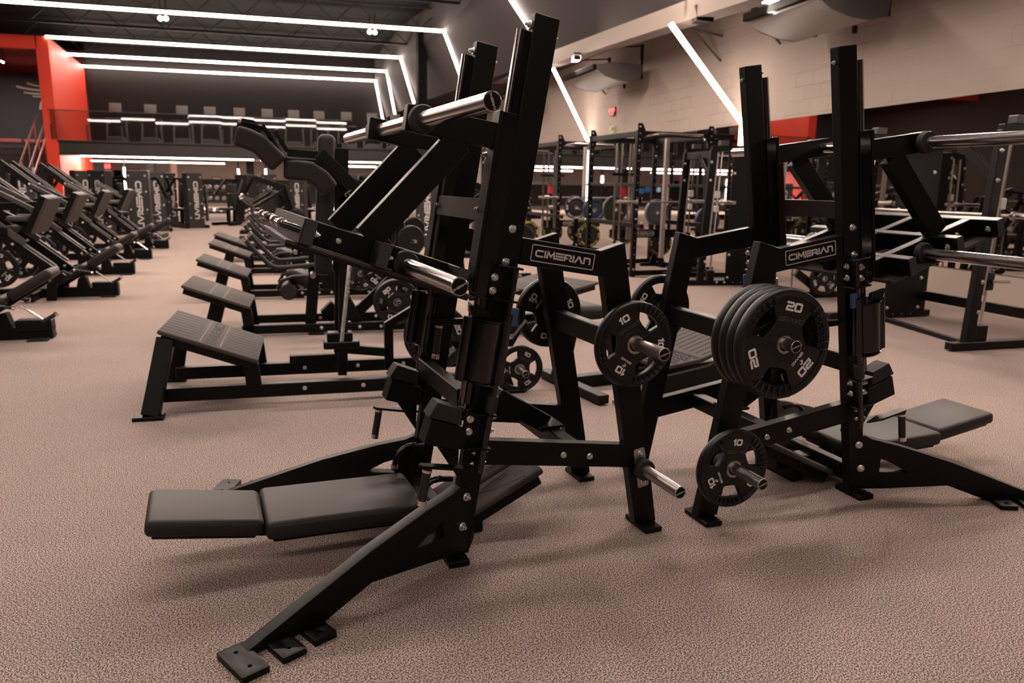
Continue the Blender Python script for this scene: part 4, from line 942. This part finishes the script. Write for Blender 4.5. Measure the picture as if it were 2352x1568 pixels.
for i, (x, y) in enumerate(((-.80, 7.45), (-.98, 9.80), (-1.12, 12.25), (-1.25, 14.15))):
    o = hip if i == 0 else copy_tree(hip)
    place(o, (x, y, 0), 0, ('hip machine directly behind the squat machine, biggest platform of the row', 'second hip machine of the row, platform left of the chrome sleeve', 'third hip machine of the row behind the squat machine', 'farthest hip machine of the row, smallest platform')[i])
    if i < 2:
        plate20(Vector((x + 1.6, y - .34, .29)), 0, R(200 + 70 * i), ('20 plate hanging on the first hip machine', '20 plate hanging on the second hip machine')[i], 'plates on the hip machines')
        plate20(Vector((x + 1.6, y - .29, .29)), 0, R(40 + 70 * i), ('inner plate on the first hip machine', 'inner plate on the second hip machine')[i], 'plates on the hip machines')
plate10(Vector((.68, 7.60, .60)), 0, R(15), 'dark plate with 20 and 10 marks above the hip machine plates', 'plates on the hip machines') if False else plate20(Vector((.74, 7.75, .53)), 0, R(100), 'plate high behind the spring, above the hip machine plates', 'plates on the hip machines')
qq = empty('plate_stand', (.74, 7.9, 0), 0, 'low black stand holding a plate behind the spring', 'plate stand')
quickpart(qq, 'post', POWDER, lambda b: (b.bar((0, 0, 0), (0, 0, .62), .06, .08, (1, 0, 0)), b.box((0, 0, .02), (.5, .4, .04))), .004)
quickpart(qq, 'peg', STEEL, lambda b: b.cyl((0, 0, .53), (0, -.26, .53), .024, 16))
# ---- inclined leg presses on the left
def make_incline():
    r = empty('incline_leg_press', (0, 0, 0), 0, '', 'leg press', 'inclined leg presses along the left aisle')
    quickpart(r, 'base_beam', POWDER, lambda b: b.bar((-2.3, 0, .055), (0, 0, .055), .12, .11), .006)
    quickpart(r, 'base_block', POWDER, lambda b: b.box((-.14, 0, .12), (.28, .14, .10)), .006)
    for x in (-.10, -1.9): quickpart(r, 'foot', RUBBER, lambda b: b.box((x, 0, .006), (.16, .36, .012)))
    quickpart(r, 'cross_foot', POWDER, lambda b: (b.bar((-.86, -.42, .05), (-.86, .42, .05), .10, .10), b.bar((-2.25, -.45, .05), (-2.25, .45, .05), .10, .10)), .006)
    m = Matrix.Rotation(R(-32), 3, 'Y')
    quickpart(r, 'seat_pad', VINYL, lambda b: b.rbox((-.505, 0, .255), (.46, .40, .085), .035, 4, m))
    quickpart(r, 'back_pad', VINYL, lambda b: b.rbox((-.115, 0, .49), (.40, .36, .085), .035, 4, m))
    quickpart(r, 'pad_frame', POWDER, lambda b: b.bar((-.68, 0, .09), (.0, 0, .52), .10, .05), .004)
    quickpart(r, 'prop_bracket', POWDER, lambda b: b.prism([(-.45, .10), (-.30, .10), (-.34, .24), (-.42, .22)], (0, 0, 0), (1, 0, 0), (0, 0, 1), .12), .004)
    quickpart(r, 'prop_strut', CHROME, lambda b: b.cyl((-.22, -.06, .30), (-.05, -.06, .16), .010, 8))
    h = quickpart(r, 'release_handle', GRIP, lambda b: b.cyl((-.07, -.06, .15), (.035, -.06, .215), .018, 10))
    quickpart(h, 'chrome_tip', CHROME, lambda b: b.cyl((.035, -.06, .215), (.05, -.06, .224), .021, 12))
    for s in (-1, 1):
        rl = quickpart(r, 'sled_rail', POWDER, lambda b: b.bar((-.52, s * .31, .25), (-2.1, s * .31, 1.62), .05, .10), .004)
        quickpart(rl, 'guide_rod', DSTEEL, lambda b: b.cyl((-.58, s * .31, .40), (-1.95, s * .31, 1.585), .016, 10))
        for k in range(4): bolt(rl, (-.62 - .36 * k, s * .31 - .026, .34 + .312 * k), (0, -1, 0), 1.2)
        quickpart(r, 'rail_foot', POWDER, lambda b: (b.bar((-.62, s * .31, .32), (-.66, s * .31, .0), .05, .10, (1, 0, 0)), b.bar((-2.05, s * .33, 1.58), (-2.25, s * .40, .04), .06, .10, (1, 0, 0))), .004)
        quickpart(r, 'side_handle', GRIP, lambda b: (b.tube([(-.62, s * .34, .30), (-.50, s * .36, .34), (-.42, s * .36, .30)], .014, 8), b.cyl((-.40, s * .24, .34), (-.24, s * .24, .31), .014, 8)))
        quickpart(r, 'grip_tip', CHROME, lambda b: (b.cyl((-.42, s * .24, .344), (-.40, s * .24, .34), .018, 10), b.cyl((-.24, s * .24, .31), (-.22, s * .24, .306), .018, 10)))
        quickpart(r, 'sled_sleeve', STEEL, lambda b: b.cyl((-1.15, s * .30, .40), (-1.15, s * .70, .40), .025, 14))
        quickpart(r, 'sled_bearing', TRUSSM, lambda b: (b.bar((-.86, s * .31, .66), (-1.25, s * .31, 1.0), .07, .06), b.rbox((-.93, s * .2, .93), (.22, .10, .06), .02, 2)), .003)
    f = Vector((-.78, 0, .76)); g = Vector((-.59, 0, 1.16))
    quickpart(r, 'sled_plate', TREAD, lambda b: b.bar(f, g, .68, .03, (1, 0, -.4)), .006)
    quickpart(r, 'sled_frame', POWDER, lambda b: (b.bar(f + Vector((-.05, 0, .02)), g + Vector((-.05, 0, .02)), .60, .07, (1, 0, -.4)), b.bar((-.72, 0, 1.08), (-1.3, 0, 1.05), .08, .08), b.bar((-1.05, -.36, .80), (-1.05, .36, .80), .08, .08), b.bar((-.8, 0, .80), (-1.3, 0, 1.06), .08, .08)), .004)
    quickpart(r, 'upper_tubes', TRUSSM, lambda b: [b.bar((-1.2, s * .2, 1.28), (-.75, s * .2, 1.02), .05, .05) for s in (-1, 1)], .003)
    return r
lp = make_incline()
LPL = ('nearest inclined leg press, cut by the left edge of the photo', 'inclined leg press with the whole reclined seat in view, second from the front', 'third inclined leg press from the front, left aisle', 'fourth inclined leg press from the front, left aisle', 'farthest inclined leg press of the left row, beside the logo towers')
for i, (x, y) in enumerate(((-2.20, 7.42), (-2.23, 10.05), (-2.50, 12.35), (-2.67, 14.65), (-2.74, 16.85))):
    o = lp if i == 0 else copy_tree(lp); place(o, (x, y, 0), R(3.5), LPL[i])
    for s in (-1, 1):
        if i < 4: plate20(Vector((x - 1.15 - s * .03, y + s * .44, .39)), 0, R(i * 40 + s * 25), ('near', 'far')[s > 0] + '-side plate on the ' + ('cut-off', 'second', 'third', 'fourth')[i] + ' inclined leg press', 'plates on the inclined leg presses')
# ---- power racks
def barbell(label, a, b, group='barbells on the racks'):
    a, b = Vector(a), Vector(b); r = empty('barbell', (a + b) / 2, math.atan2(b.y - a.y, b.x - a.x), label, 'barbell', group); L = (b - a).length / 2
    quickpart(r, 'bar', STEEL, lambda m: m.cyl((-L, 0, 0), (L, 0, 0), .014, 12))
    for s in (-1, 1):
        quickpart(r, 'sleeve', CHROME, lambda m: (m.cyl((s * L * .66, 0, 0), (s * L, 0, 0), .025, 16), m.cyl((s * L * .645, 0, 0), (s * L * .665, 0, 0), .038, 16)))
    return r
def make_rack(label, loc, w_, d_, h_, chrome=True):
    r = empty('power_rack', loc, R(3), label, 'power rack', 'power racks along the mirror')
    for x in (0, w_):
        for y in (0, d_):
            u = quickpart(r, 'upright', POWDER, lambda b: b.box((x, y, h_ / 2), (.075, .075, h_)), .004)
            dots = MB()
            for k in range(16):
                z = .35 + k * .11; dots.cyl((x, y - .038, z), (x, y - .0385, z), .009, 8)
            dots.build('upright_hole', GROOVE if not chrome else STEEL, u)
            for z in (h_ - .05, h_ - .14, h_ - .30, .9, 1.05, .12): bolt(r, (x, y - .038, z), (0, -1, 0), 1.15)
            quickpart(r, 'corner_horn', POWDER, lambda b: b.prism([(-.04, -.18), (.04, -.18), (.10, .0), (.04, .12), (-.04, .12)], (x, y - .042, h_ - .02), (1 if x == 0 else -1, 0, 0), (0, 0, 1), .008), .002)
            bolt(r, (x, y - .046, h_ + .05), (0, -1, 0), 1.1)
    for y in (0, d_):
        quickpart(r, 'top_beam', POWDER, lambda b: b.bar((0, y, h_ - .05), (w_, y, h_ - .05), .06, .08), .004)
        quickpart(r, 'base_beam', POWDER, lambda b: b.bar((-.05, y, .06), (w_ + .1, y, .06), .06, .08), .004)
    for x in (0, w_):
        quickpart(r, 'side_beam', POWDER, lambda b: (b.bar((x, 0, h_ - .05), (x, d_, h_ - .05), .06, .08), b.bar((x, -.06, .06), (x, d_ + .1, .06), .06, .08), b.bar((x, 0, 1.42), (x, d_, 1.42), .05, .05)), .004)
    quickpart(r, 'chin_bar', CHROME, lambda b: b.tube([(0, .15, h_ - .1), (w_ * .2, -.2, h_ - .06), (w_ * .8, -.2, h_ - .06), (w_, .15, h_ - .1)], .016, 8))
    quickpart(r, 'name_beam', POWDER, lambda b: b.bar((0, d_ * .5, .62), (w_, d_ * .5, .62), .06, .14), .004)
    Mn = M4((w_ * .5, d_ * .5 - .031, .62), (1, 0, 0), (0, 0, 1)); fr = MB(); fr.flat([rrect(.36, .085, .01), rrect(.345, .072, .008)], Mn, .002); fr.build('nameplate_frame', LOGOW, r, smooth=False)
    t = MB(); strokes(t, 'CIMERIAN', Mn, .042, .22, gap=.28); t.build('nameplate_lettering', LOGOW, r, smooth=False)
    quickpart(r, 'safety_arm', POWDER, lambda b: [b.bar((x, -.25, .80), (x, d_, .80), .05, .07) for x in (0, w_)], .004)
    if chrome:
        for k, (x, y) in enumerate(((.18, .5), (.28, .5), (.40, .45), (.48, .5))):
            quickpart(r, 'guide_column', CHROME, lambda b: b.cyl((x - .3, y, .55), (x - .3, y, h_ - .18), .020, 10))
        quickpart(r, 'column_link', POWDER, lambda b: b.bar((-.2, .47, 1.58), (.3, .47, 1.58), .06, .04))
        quickpart(r, 'warning_label', REDPL, lambda b: b.box((.0, .42, 1.32), (.10, .004, .17)))
        quickpart(r, 'pale_column', mat('pale_steel', (.42, .36, .32), .45, .4), lambda b: b.box((.72, .4, 1.2), (.06, .06, 1.9)))
    for x in (0, w_): 
        quickpart(r, 'hook', POWDER, lambda b: (b.box((x, -.09, 1.16), (.05, .12, .04)), b.box((x, -.14, 1.20), (.05, .03, .10))), .003)
    return r
make_rack('power rack in the centre of the mirror wall, tallest of the racks', (4.93, 10.98, 0), 1.24, 1.75, 2.235)
make_rack('power rack left of the tallest rack, partly behind the left press', (4.74, 14.2, 0), 1.3, 1.75, 2.235)
make_rack('farthest power rack, mostly hidden behind the left press column', (4.5, 17.6, 0), 1.3, 1.75, 2.235, False)
barbell('barbell across the tallest rack', (4.55, 10.85, 1.165), (6.6, 10.98, 1.165))
barbell('barbell across the rack left of the tallest', (4.3, 14.05, 1.165), (6.5, 14.2, 1.165))
# bumper plates
def make_bumper(name, m, print_m):
    r = empty(name, (0, 0, 0), 0, '', 'bumper plate')
    mb = MB(); mb.lathe([(.028, -.035), (.12, -.035), (.13, -.028), (.16, -.028), (.17, -.04), (.218, -.04), (.225, -.032), (.225, .032), (.218, .04), (.17, .04), (.16, .028), (.028, .035)], (0, 0, 0), (0, 1, 0), 48)
    mb.build('bumper_body', m, r)
    MB().lathe([(.026, -.038), (.045, -.038), (.045, .038), (.026, .038)], (0, 0, 0), (0, 1, 0), 28).build('steel_hub', STEEL, r)
    t = MB()
    for a0, word in ((90, 'CIMERIAN'), (270, 'CIMERIAN'), (180, '20'), (0, '20')):
        for k, ch in enumerate(word):
            a = R(a0 - (k - (len(word) - 1) / 2) * 14.5); c = Vector((math.cos(a), 0, math.sin(a))); rt = Vector((math.sin(a), 0, -math.cos(a)))
            strokes(t, ch, M4(c * .194 + Vector((0, -.0402, 0)), rt, c), .034, .26, aspect=.9)
    t.build('ring_lettering', print_m, r, smooth=False)
    return r
BUM = {k: make_bumper('bumper_plate', *v) for k, v in {'y': (RUBBER, YELLOW), 'w': (RUBBER, WHITE), 'b': (BLUEB, FAINT), 'g': (GREENB, FAINT), 's': (GREYB, FAINT)}.items()}
used = set()
bl = [('w', 1322, 476, 14.0, 'black bumper plate with white ring lettering between the left racks'), ('b', 1364, 482, 13.6, 'navy bumper plate beside the upright light strip'),
 ('g', 1412, 480, 12.2, 'dark green bumper plate inside the tallest rack'), ('s', 1508, 487, 12.4, 'grey bumper plate right of the pale column'), ('b', 1624, 506, 11.4, 'navy bumper plate on the Smith frame left of the tall shield'.replace('Smith', 'guided')),
 ('y', 1212, 532, 14.9, 'yellow-lettered bumper plate touching the left press column'), ('y', 1268, 532, 15.2, 'yellow-lettered bumper plate left of the white-lettered one'), ('y', 1328, 530, 14.2, 'yellow-lettered bumper plate under the white-lettered one'),
 ('y', 1352, 540, 13.6, 'yellow-lettered bumper plate under the navy one by the light strip'), ('y', 1432, 532, 12.5, 'yellow-lettered bumper plate under the green one'), ('y', 1515, 558, 12.4, 'yellow-lettered bumper plate low under the grey one'), ('g', 1590, 640 - 62, 12.2, 'dark green bumper plate low behind the right press beam')]
for k, u, v, Y, lb in bl:
    o = BUM[k] if k not in used else copy_tree(BUM[k]); used.add(k)
    place(o, at(u, v, Y), R(4), lb, 'bumper plates on the mirror wall racks')
def plate_tree(label, u, Y, top):
    p = at(u, 600, Y); r = empty('plate_tree', (p.x, Y + .09, 0), 0, label, 'plate tree', 'plate trees')
    quickpart(r, 'post', POWDER, lambda b: (b.box((0, .02, top / 2), (.07, .07, top)), b.prism([(-.18, .0), (.18, .0), (.05, .32), (-.05, .32)], (0, -.03, 0), (1, 0, 0), (0, 0, 1), .03)), .003)
    quickpart(r, 'base', POWDER, lambda b: (b.bar((-.3, 0, .03), (.3, 0, .03), .08, .06), b.bar((0, -.3, .03), (0, .3, .03), .08, .06)), .003)
    for k in range(3): bolt(r, (0, -.047, .08 + k * .09), (0, -1, 0), 1.2)
    quickpart(r, 'peg', STEEL, lambda b: [b.cyl((0, -.2, z), (0, .2, z), .024, 12) for z in (.45, .95)])
for lb, u, Y, tp in (('plate tree under the white-lettered bumper plate', 1324, 14.0, 1.15), ('plate tree left of the white-lettered bumper plate', 1268, 15.2, .9), ('plate tree under the green bumper plate', 1418, 12.2, 1.1), ('plate tree under the grey bumper plate', 1512, 12.4, 1.15), ('plate tree low behind the right press beam', 1606, 11.6, 1.1)): plate_tree(lb, u, Y, tp)
rc = empty('red_bottle', at(1474, 525, 11.9), 0, 'small red bottle standing on the plate tree in the tallest rack', 'bottle')
MB().lathe([(0, -.06), (.045, -.06), (.045, .05), (.02, .08), (0, .08)], (0, 0, 0), (0, 0, 1), 16, False).build('bottle_body', REDPL, rc); MB().cyl((0, 0, .08), (0, 0, .11), .022, 12).build('cap', WHITEP, rc)
# ---- guided-bar machines by the wall
def make_smith(label, loc, rz, wide, depth, shield_front):
    r = empty('smith_machine', loc, rz, label, 'smith machine', 'guided barbell machines by the mirror')
    for s, y in (('n', 0), ('f', depth)):
        quickpart(r, 'base_bar', POWDER, lambda b: b.bar((0, y, .045), (wide, y, .045), .09, .07), .006)
        quickpart(r, 'main_upright', POWDER, lambda b: b.bar((.20, y, .06), (.28, y, 1.92), .10, .07, (0, 1, 0)), .005)
        quickpart(r, 'rear_upright', POWDER, lambda b: b.bar((wide - .12, y, .06), (wide - .14, y, 1.95), .07, .09, (0, 1, 0)), .005)
        quickpart(r, 'top_rail', POWDER, lambda b: b.bar((.25, y, 1.93), (wide - .12, y, 1.96), .07, .08), .004)
        quickpart(r, 'guide_rod', CHROME, lambda b: b.cyl((.36, y + .03, .22), (.42, y + .03, 1.90), .014, 10))
        quickpart(r, 'rack_strip', mat('pale_strip', (.40, .35, .31), .45, .5), lambda b: b.bar((.275, y - .02, .5), (.335, y - .02, 1.88), .03, .02, (0, 1, 0)))
        quickpart(r, 'carriage', WHITEP, lambda b: (b.box((.39, y + .03, 1.30), (.07, .07, .10)), b.box((.39, y + .03, 1.10), (.06, .06, .09))), .008)
        quickpart(r, 'rod_foot', POWDER, lambda b: b.box((.36, y + .03, .15), (.10, .09, .14)), .004)
        quickpart(r, 'stop', POWDER, lambda b: b.box((.37, y + .03, .62), (.08, .08, .16)), .006)
        quickpart(r, 'stop_peg', CHROME, lambda b: b.cyl((.37, y - .02, .62), (.52, y - .06, .62), .014, 10))
        for z in (.35, .62, 1.5, 1.75): bolt(r, (.245, y - .036, z), (0, -1, 0), 1.3)
        quickpart(r, 'top_cap', TRUSSM, lambda b: b.box((.42, y, 2.01), (.12, .10, .07)), .006)
    for x, z in ((.28, 1.86), (wide - .14, 1.90)):
        quickpart(r, 'cross_beam', POWDER, lambda b: b.bar((x, 0, z), (x, depth, z), .06, .10), .004)
    quickpart(r, 'floor_bar', POWDER, lambda b: b.bar((.32, 0, .03), (.62, depth, .03), .05, .04), .004)
    quickpart(r, 'cross_tie', POWDER, lambda b: b.bar((wide - .14, 0, .25), (wide - .14, depth, .25), .06, .10), .004)
    quickpart(r, 'side_brace', POWDER, lambda b: b.bar((.28, 0, 1.50), (.28, .45, 1.86), .06, .08), .004)
    b_ = quickpart(r, 'guided_bar', STEEL, lambda m: m.cyl((.41, -.45, 1.20), (.41, depth + .45, 1.20), .015, 14))
    quickpart(b_, 'bar_sleeve', CHROME, lambda m: (m.cyl((.41, -.5, 1.20), (.41, -.12, 1.20), .025, 16), m.cyl((.41, depth + .12, 1.20), (.41, depth + .5, 1.20), .025, 16), m.cyl((.41, -.12, 1.20), (.41, -.09, 1.20), .04, 16)))
    y = 0 if shield_front else depth
    sh = quickpart(r, 'shield_panel', POWDER, lambda b: b.box((wide - .42, y - .05, 1.0), (.48, .03, 1.96)), .004)
    for z in (.12, .45, .7, 1.2, 1.6, 1.9):
        for x in (-.21, .21): bolt(r, (wide - .42 + x, y - .066, z), (0, -1, 0), 1.3)
    for k in range(5): bolt(r, (wide - .78 + k * .12, y - .047, .05), (0, -1, 0), 1.2)
    return r
make_smith('guided barbell machine cut by the right photo edge, in front of the mirror', (5.50, 5.36, 0), R(1), 1.35, 1.62, False)
make_smith('guided barbell machine with tall black shield, behind the right press', (5.30, 9.88, 0), R(-6), 1.22, .98, True)
plate20(at(1893, 640, 8.4), 0, R(10), 'plate marked 20 seen under the right press nameplate', 'plates near the mirror')
bst = empty('half_rack', at(1893, 640, 8.4) * 1.0, 0, 'low black stand with chrome roller under the right press nameplate', 'stand'); bst.location.z = 0; bst.location.y += .12
quickpart(bst, 'post', POWDER, lambda b: (b.bar((-.05, 0, 0), (-.05, 0, .62), .07, .08, (1, 0, 0)), b.bar((-.6, 0, .04), (.5, 0, .04), .08, .07), b.bar((-.42, -.1, .35), (-.05, -.05, .12), .05, .10), b.bar((.12, 0, .62), (.22, 0, 0), .07, .08, (1, 0, 0))), .004)
quickpart(bst, 'roller', CHROME, lambda b: b.cyl((-.60, -.12, .50), (-.28, -.12, .44), .035, 16))
quickpart(bst, 'peg', STEEL, lambda b: b.cyl((0, 0, bst.get('h', .40)), (0, -.4, .40), .025, 14))
quickpart(bst, 'cable', CHROME, lambda b: (b.cyl((-.42, -.02, .1), (-.42, -.02, .9), .016, 8), b.cyl((-.15, -.02, .4), (-.15, -.02, .9), .006, 6)))
# ---- calf step and hex-tread platform between the presses
cs = empty('calf_machine', (2.3, 7.2, 0), R(25), 'calf machine with ribbed step seen under the left nameplate beam', 'calf machine')
platform(cs, -.30, .38, .30, .46, -.45, .45, False)
quickpart(cs, 'leg', POWDER, lambda b: (b.bar((.1, 0, .38), (.2, 0, 0), .08, .12, (1, 0, 0)), b.bar((-1.2, -.2, .06), (.4, -.2, .06), .08, .08), b.bar((-1.2, .2, .06), (.4, .2, .06), .08, .08)), .004)
quickpart(cs, 'seat', VINYL, lambda b: b.rbox((-.9, 0, .5), (.4, .36, .09), .035, 3)); quickpart(cs, 'seat_post', POWDER, lambda b: b.bar((-.9, 0, .06), (-.9, 0, .46), .08, .08, (1, 0, 0)), .004)
hx = empty('press_platform', (2.62, 4.98, 0), R(12), 'low machine with patterned tread plate between the two presses', 'foot platform')
quickpart(hx, 'tread_plate', TREAD, lambda b: (b.bar((-.36, 0, .17), (-.02, 0, .20), .62, .03), b.bar((-.02, 0, .20), (.34, 0, .30), .62, .03)), .006)
g = MB()
for i in range(7):
    for j in range(11):
        c = Vector((-.33 + i * .048, -.27 + j * .054 + (i % 2) * .027, .188 + .0042 * i)); g.lathe([(.019, 0), (.023, 0), (.023, .003), (.019, .003)], c, (0, 0, 1), 6)
for j in range(9): g.bar((.02, -.26 + j * .065, .228), (.30, -.26 + j * .065, .306), .006, .002)
g.build('tread_pattern', GROOVE, hx)
for s in (-1, 1): quickpart(hx, 'side_shell', POWDER, lambda b: b.prism([(-.40, 0), (.36, 0), (.36, .27), (0, .17), (-.40, .13)], (0, s * .33, 0), (1, 0, 0), (0, 0, 1), .03), .01)
quickpart(hx, 'base', POWDER, lambda b: (b.bar((-.95, .05, .05), (.4, .05, .05), .08, .08), b.bar((-.9, -.4, .04), (-.9, .4, .04), .08, .06)), .004)
quickpart(hx, 'upright', POWDER, lambda b: (b.bar((-.95, .1, .05), (-.85, .1, .52), .08, .10, (1, 0, 0))), .004)
quickpart(hx, 'seat_pad', VINYL, lambda b: b.rbox((-.85, .1, .55), (.34, .36, .10), .04, 3))
for k, (u, v, lb) in enumerate(((1263, 985, ''),)): pass
# ================================================================ selectorised stations and far clutter
def make_station(lb):
    r = empty('cable_station', (0, 0, 0), 0, lb, 'weight machine', 'weight stack machines with lettered towers')
    quickpart(r, 'tower_shroud', mat('tower_black', (.013, .012, .012), .45), lambda b: b.rbox((0, .2, .80), (.46, .30, 1.55), .015, 1))
    t = MB(); strokes(t, 'CIMERIAN', M4((-.02, .353, .80), (0, 0, -1), (-1, 0, 0)), .13, .24, gap=.28, th=.003, aspect=.85); t.build('tower_lettering', LOGOW, r, smooth=False)
    quickpart(r, 'base', POWDER, lambda b: (b.bar((-.3, -1.1, .05), (-.3, .4, .05), .08, .09), b.bar((.3, -1.1, .05), (.3, .4, .05), .08, .09), b.bar((-.3, -.6, .05), (.3, -.6, .05), .08, .09)), .004)
    quickpart(r, 'seat', RUBBER, lambda b: b.rbox((0, -.75, .50), (.36, .40, .09), .035, 3)); quickpart(r, 'back_pad', RUBBER, lambda b: b.rbox((0, -.45, .92), (.32, .10, .70), .035, 3, Matrix.Rotation(R(-8), 3, 'X')))
    quickpart(r, 'seat_post', POWDER, lambda b: (b.bar((0, -.7, .06), (0, -.7, .46), .09, .09, (1, 0, 0)), b.bar((0, -.38, .06), (0, -.34, 1.35), .09, .09, (1, 0, 0))), .004)
    for s in (-1, 1):
        quickpart(r, 'press_arm', POWDER, lambda b: (b.bar((s * .30, -.3, 1.40), (s * .42, -.75, .95), .06, .06), b.bar((0, -.33, 1.38), (s * .32, -.3, 1.40), .06, .06)), .004)
        h = quickpart(r, 'handle', GRIP, lambda b: b.cyl((s * .42, -.75, .95), (s * .26, -1.0, .98), .018, 8)); quickpart(h, 'chrome_tip', CHROME, lambda b: b.cyl((s * .26, -1.0, .98), (s * .25, -1.02, .982), .022, 10))
        for z in (.3, .7, 1.1, 1.45): bolt(r, (s * .17, .352, z), (0, 1, 0), 1.5)
    return r
stn = make_station('')
sl = [(56, 18.5, 395, 8, 'lettered tower machine in front of the stairs'), (243, 21.0, 384, -20, 'lettered tower machine below the far red clock'), (323, 19.3, 383, 0, 'lettered tower machine with full vertical lettering, right of the upright light strip'),
      (357, 22.6, 393, 10, 'lettered tower machine behind the fully lettered one'), (436, 24.0, 0, 30, 'weight machine near the far dumbbell racks, left of the aisle end'), (372, 25.5, 0, 60, 'weight machine left of the aisle end, in front of the pale column'), (180, 23.0, 0, 40, 'weight machine in front of the red wall'),
      (552, 26.0, 0, -30, 'weight machine right of the aisle end'), (610, 24.2, 0, 200, 'weight machine behind the bent chrome-tipped handles'), (690, 24.0, 0, 160, 'weight machine below the shoulder pads, far back'), (820, 19.0, 0, 180, 'weight machine right of the tall back pad, far back'), (900, 22.0, 0, 150, 'weight machine behind the sled braces of the left press'), (980, 17.0, 0, 170, 'weight machine behind the left press cross plate')]
for i, (u, Y, v, rz, lb) in enumerate(sl):
    o = stn if i == 0 else copy_tree(stn); p = at(u, 430, Y); place(o, (p.x, Y, 0), R(rz + 180 if i < 7 else rz), lb)
# plate-loaded machines with round plates filling the right side of the aisle
def make_loader(lb):
    r = empty('row_machine', (0, 0, 0), 0, lb, 'row machine', 'plate loaded row machines down the aisle')
    quickpart(r, 'base', POWDER, lambda b: (b.bar((-.6, -.25, .05), (.8, -.25, .05), .08, .09), b.bar((-.6, .25, .05), (.8, .25, .05), .08, .09), b.bar((.1, -.3, .05), (.1, .3, .05), .08, .09)), .004)
    quickpart(r, 'mast', POWDER, lambda b: (b.bar((.45, 0, .05), (.35, 0, 1.30), .09, .12, (1, 0, 0)), b.bar((.36, 0, 1.25), (-.25, 0, 1.45), .08, .10)), .004)
    quickpart(r, 'chest_pad', RUBBER, lambda b: b.rbox((.1, 0, .95), (.12, .32, .50), .04, 3, Matrix.Rotation(R(14), 3, 'Y'))); quickpart(r, 'seat', RUBBER, lambda b: b.rbox((-.25, 0, .48), (.42, .34, .09), .035, 3)); quickpart(r, 'seat_post', POWDER, lambda b: b.bar((-.2, 0, .05), (-.25, 0, .45), .08, .08, (1, 0, 0)), .004)
    for s in (-1, 1):
        quickpart(r, 'arm', POWDER, lambda b: (b.bar((.35, s * .18, 1.30), (.55, s * .34, .62), .06, .08), b.bar((.35, s * .2, 1.22), (-.25, s * .34, .86), .05, .06)), .004)
        h = quickpart(r, 'handle', GRIP, lambda b: b.tube([(-.25, s * .34, .86), (-.38, s * .34, .92), (-.50, s * .30, 1.02)], .018, 8)); quickpart(h, 'chrome_tip', CHROME, lambda b: b.cyl((-.50, s * .30, 1.02), (-.515, s * .296, 1.035), .022, 10))
        quickpart(r, 'loaded_disc', PLATE_R, lambda b: (b.lathe([(.03, -.02), (.12, -.015), (.18, -.02), (.2, -.02), (.215, 0), (.2, .02), (.03, .02)], (.55, s * .44, .62), (0, 1, 0), 28))); quickpart(r, 'peg', STEEL, lambda b: b.cyl((.55, s * .34, .62), (.55, s * .58, .62), .024, 12))
    return r
ld = make_loader('')
ll = [(-.75, 16.6, 0, 'row machine right behind the farthest hip machine'), (-.95, 18.9, 0, 'second row machine behind the hip machine row'), (-1.1, 21.4, 0, 'third row machine behind the hip machine row'), (.7, 10.6, 20, 'row machine behind the tall back pad'), (1.1, 13.2, 15, 'row machine below the sled braces, behind the hip machines'), (.95, 16.0, 0, 'row machine far behind the tall back pad'), (2.4, 11.0, 10, 'row machine behind the left press columns'), (2.9, 14.5, 0, 'row machine behind the left press, near the far racks'), (-6.0, 12.0, 180, 'row machine behind the third inclined leg press'), (-6.2, 15.5, 180, 'row machine behind the fourth inclined leg press'), (-7.4, 16.8, 180, 'row machine beyond the inclined leg presses'), (-5.4, 25.0, 180, 'row machine at the far end of the left aisle')]
for i, (x, y, rz, lb) in enumerate(ll):
    o = ld if i == 0 else copy_tree(ld); place(o, (x, y, 0), R(rz), lb)
# ribbed bench roller at the far right of the aisle
# dumbbell racks at the aisle end
def make_dumb():
    r = empty('dumbbell', (0, 0, 0), 0, '', 'dumbbell', 'dumbbells on the far racks')
    for s in (-1, 1): quickpart(r, 'head', mat('dumbbell_head', (.20, .17, .155), .4) if s == -1 else MATS['dumbbell_head'], lambda b: b.cyl((0, s * .06, 0), (0, s * .15, 0), .075, 12), .01)
    quickpart(r, 'handle', STEEL, lambda b: b.cyl((0, -.07, 0), (0, .07, 0), .016, 8)); return r
db = make_dumb(); first = True
cnt = 0
for q, (u, lb, nn) in enumerate(((447, 'left dumbbell rack at the end of the aisle', 4), (500, 'right dumbbell rack at the end of the aisle', 4))):
    p = at(u, 480, 28.0 + q * 1.6); rk = empty('dumbbell_rack', (p.x, 28.0 + q * 1.6, 0), 0, lb, 'dumbbell rack', 'dumbbell racks at the aisle end')
    quickpart(rk, 'frame', POWDER, lambda b: [b.box((s * .38, .1, .6), (.06, .4, 1.2)) for s in (-1, 1)], .004)
    for k in range(3):
        quickpart(rk, 'shelf', POWDER, lambda b: b.box((0, .05, .22 + k * .40), (.72, .36, .05), Matrix.Rotation(R(-8), 3, 'X')), .004)
        for j in range(3):
            o = db if first else copy_tree(db); first = False
            place(o, (p.x - .24 + j * .24, 28.05 + q * 1.6, .325 + k * .40), 0, 'round grey dumbbell on the ' + ('lowest', 'middle', 'top')[k] + ' shelf of the ' + ('left', 'right')[q] + ' far rack', 'dumbbells, ' + ('lowest', 'middle', 'top')[k] + ' shelf of the ' + ('left', 'right')[q] + ' far rack')
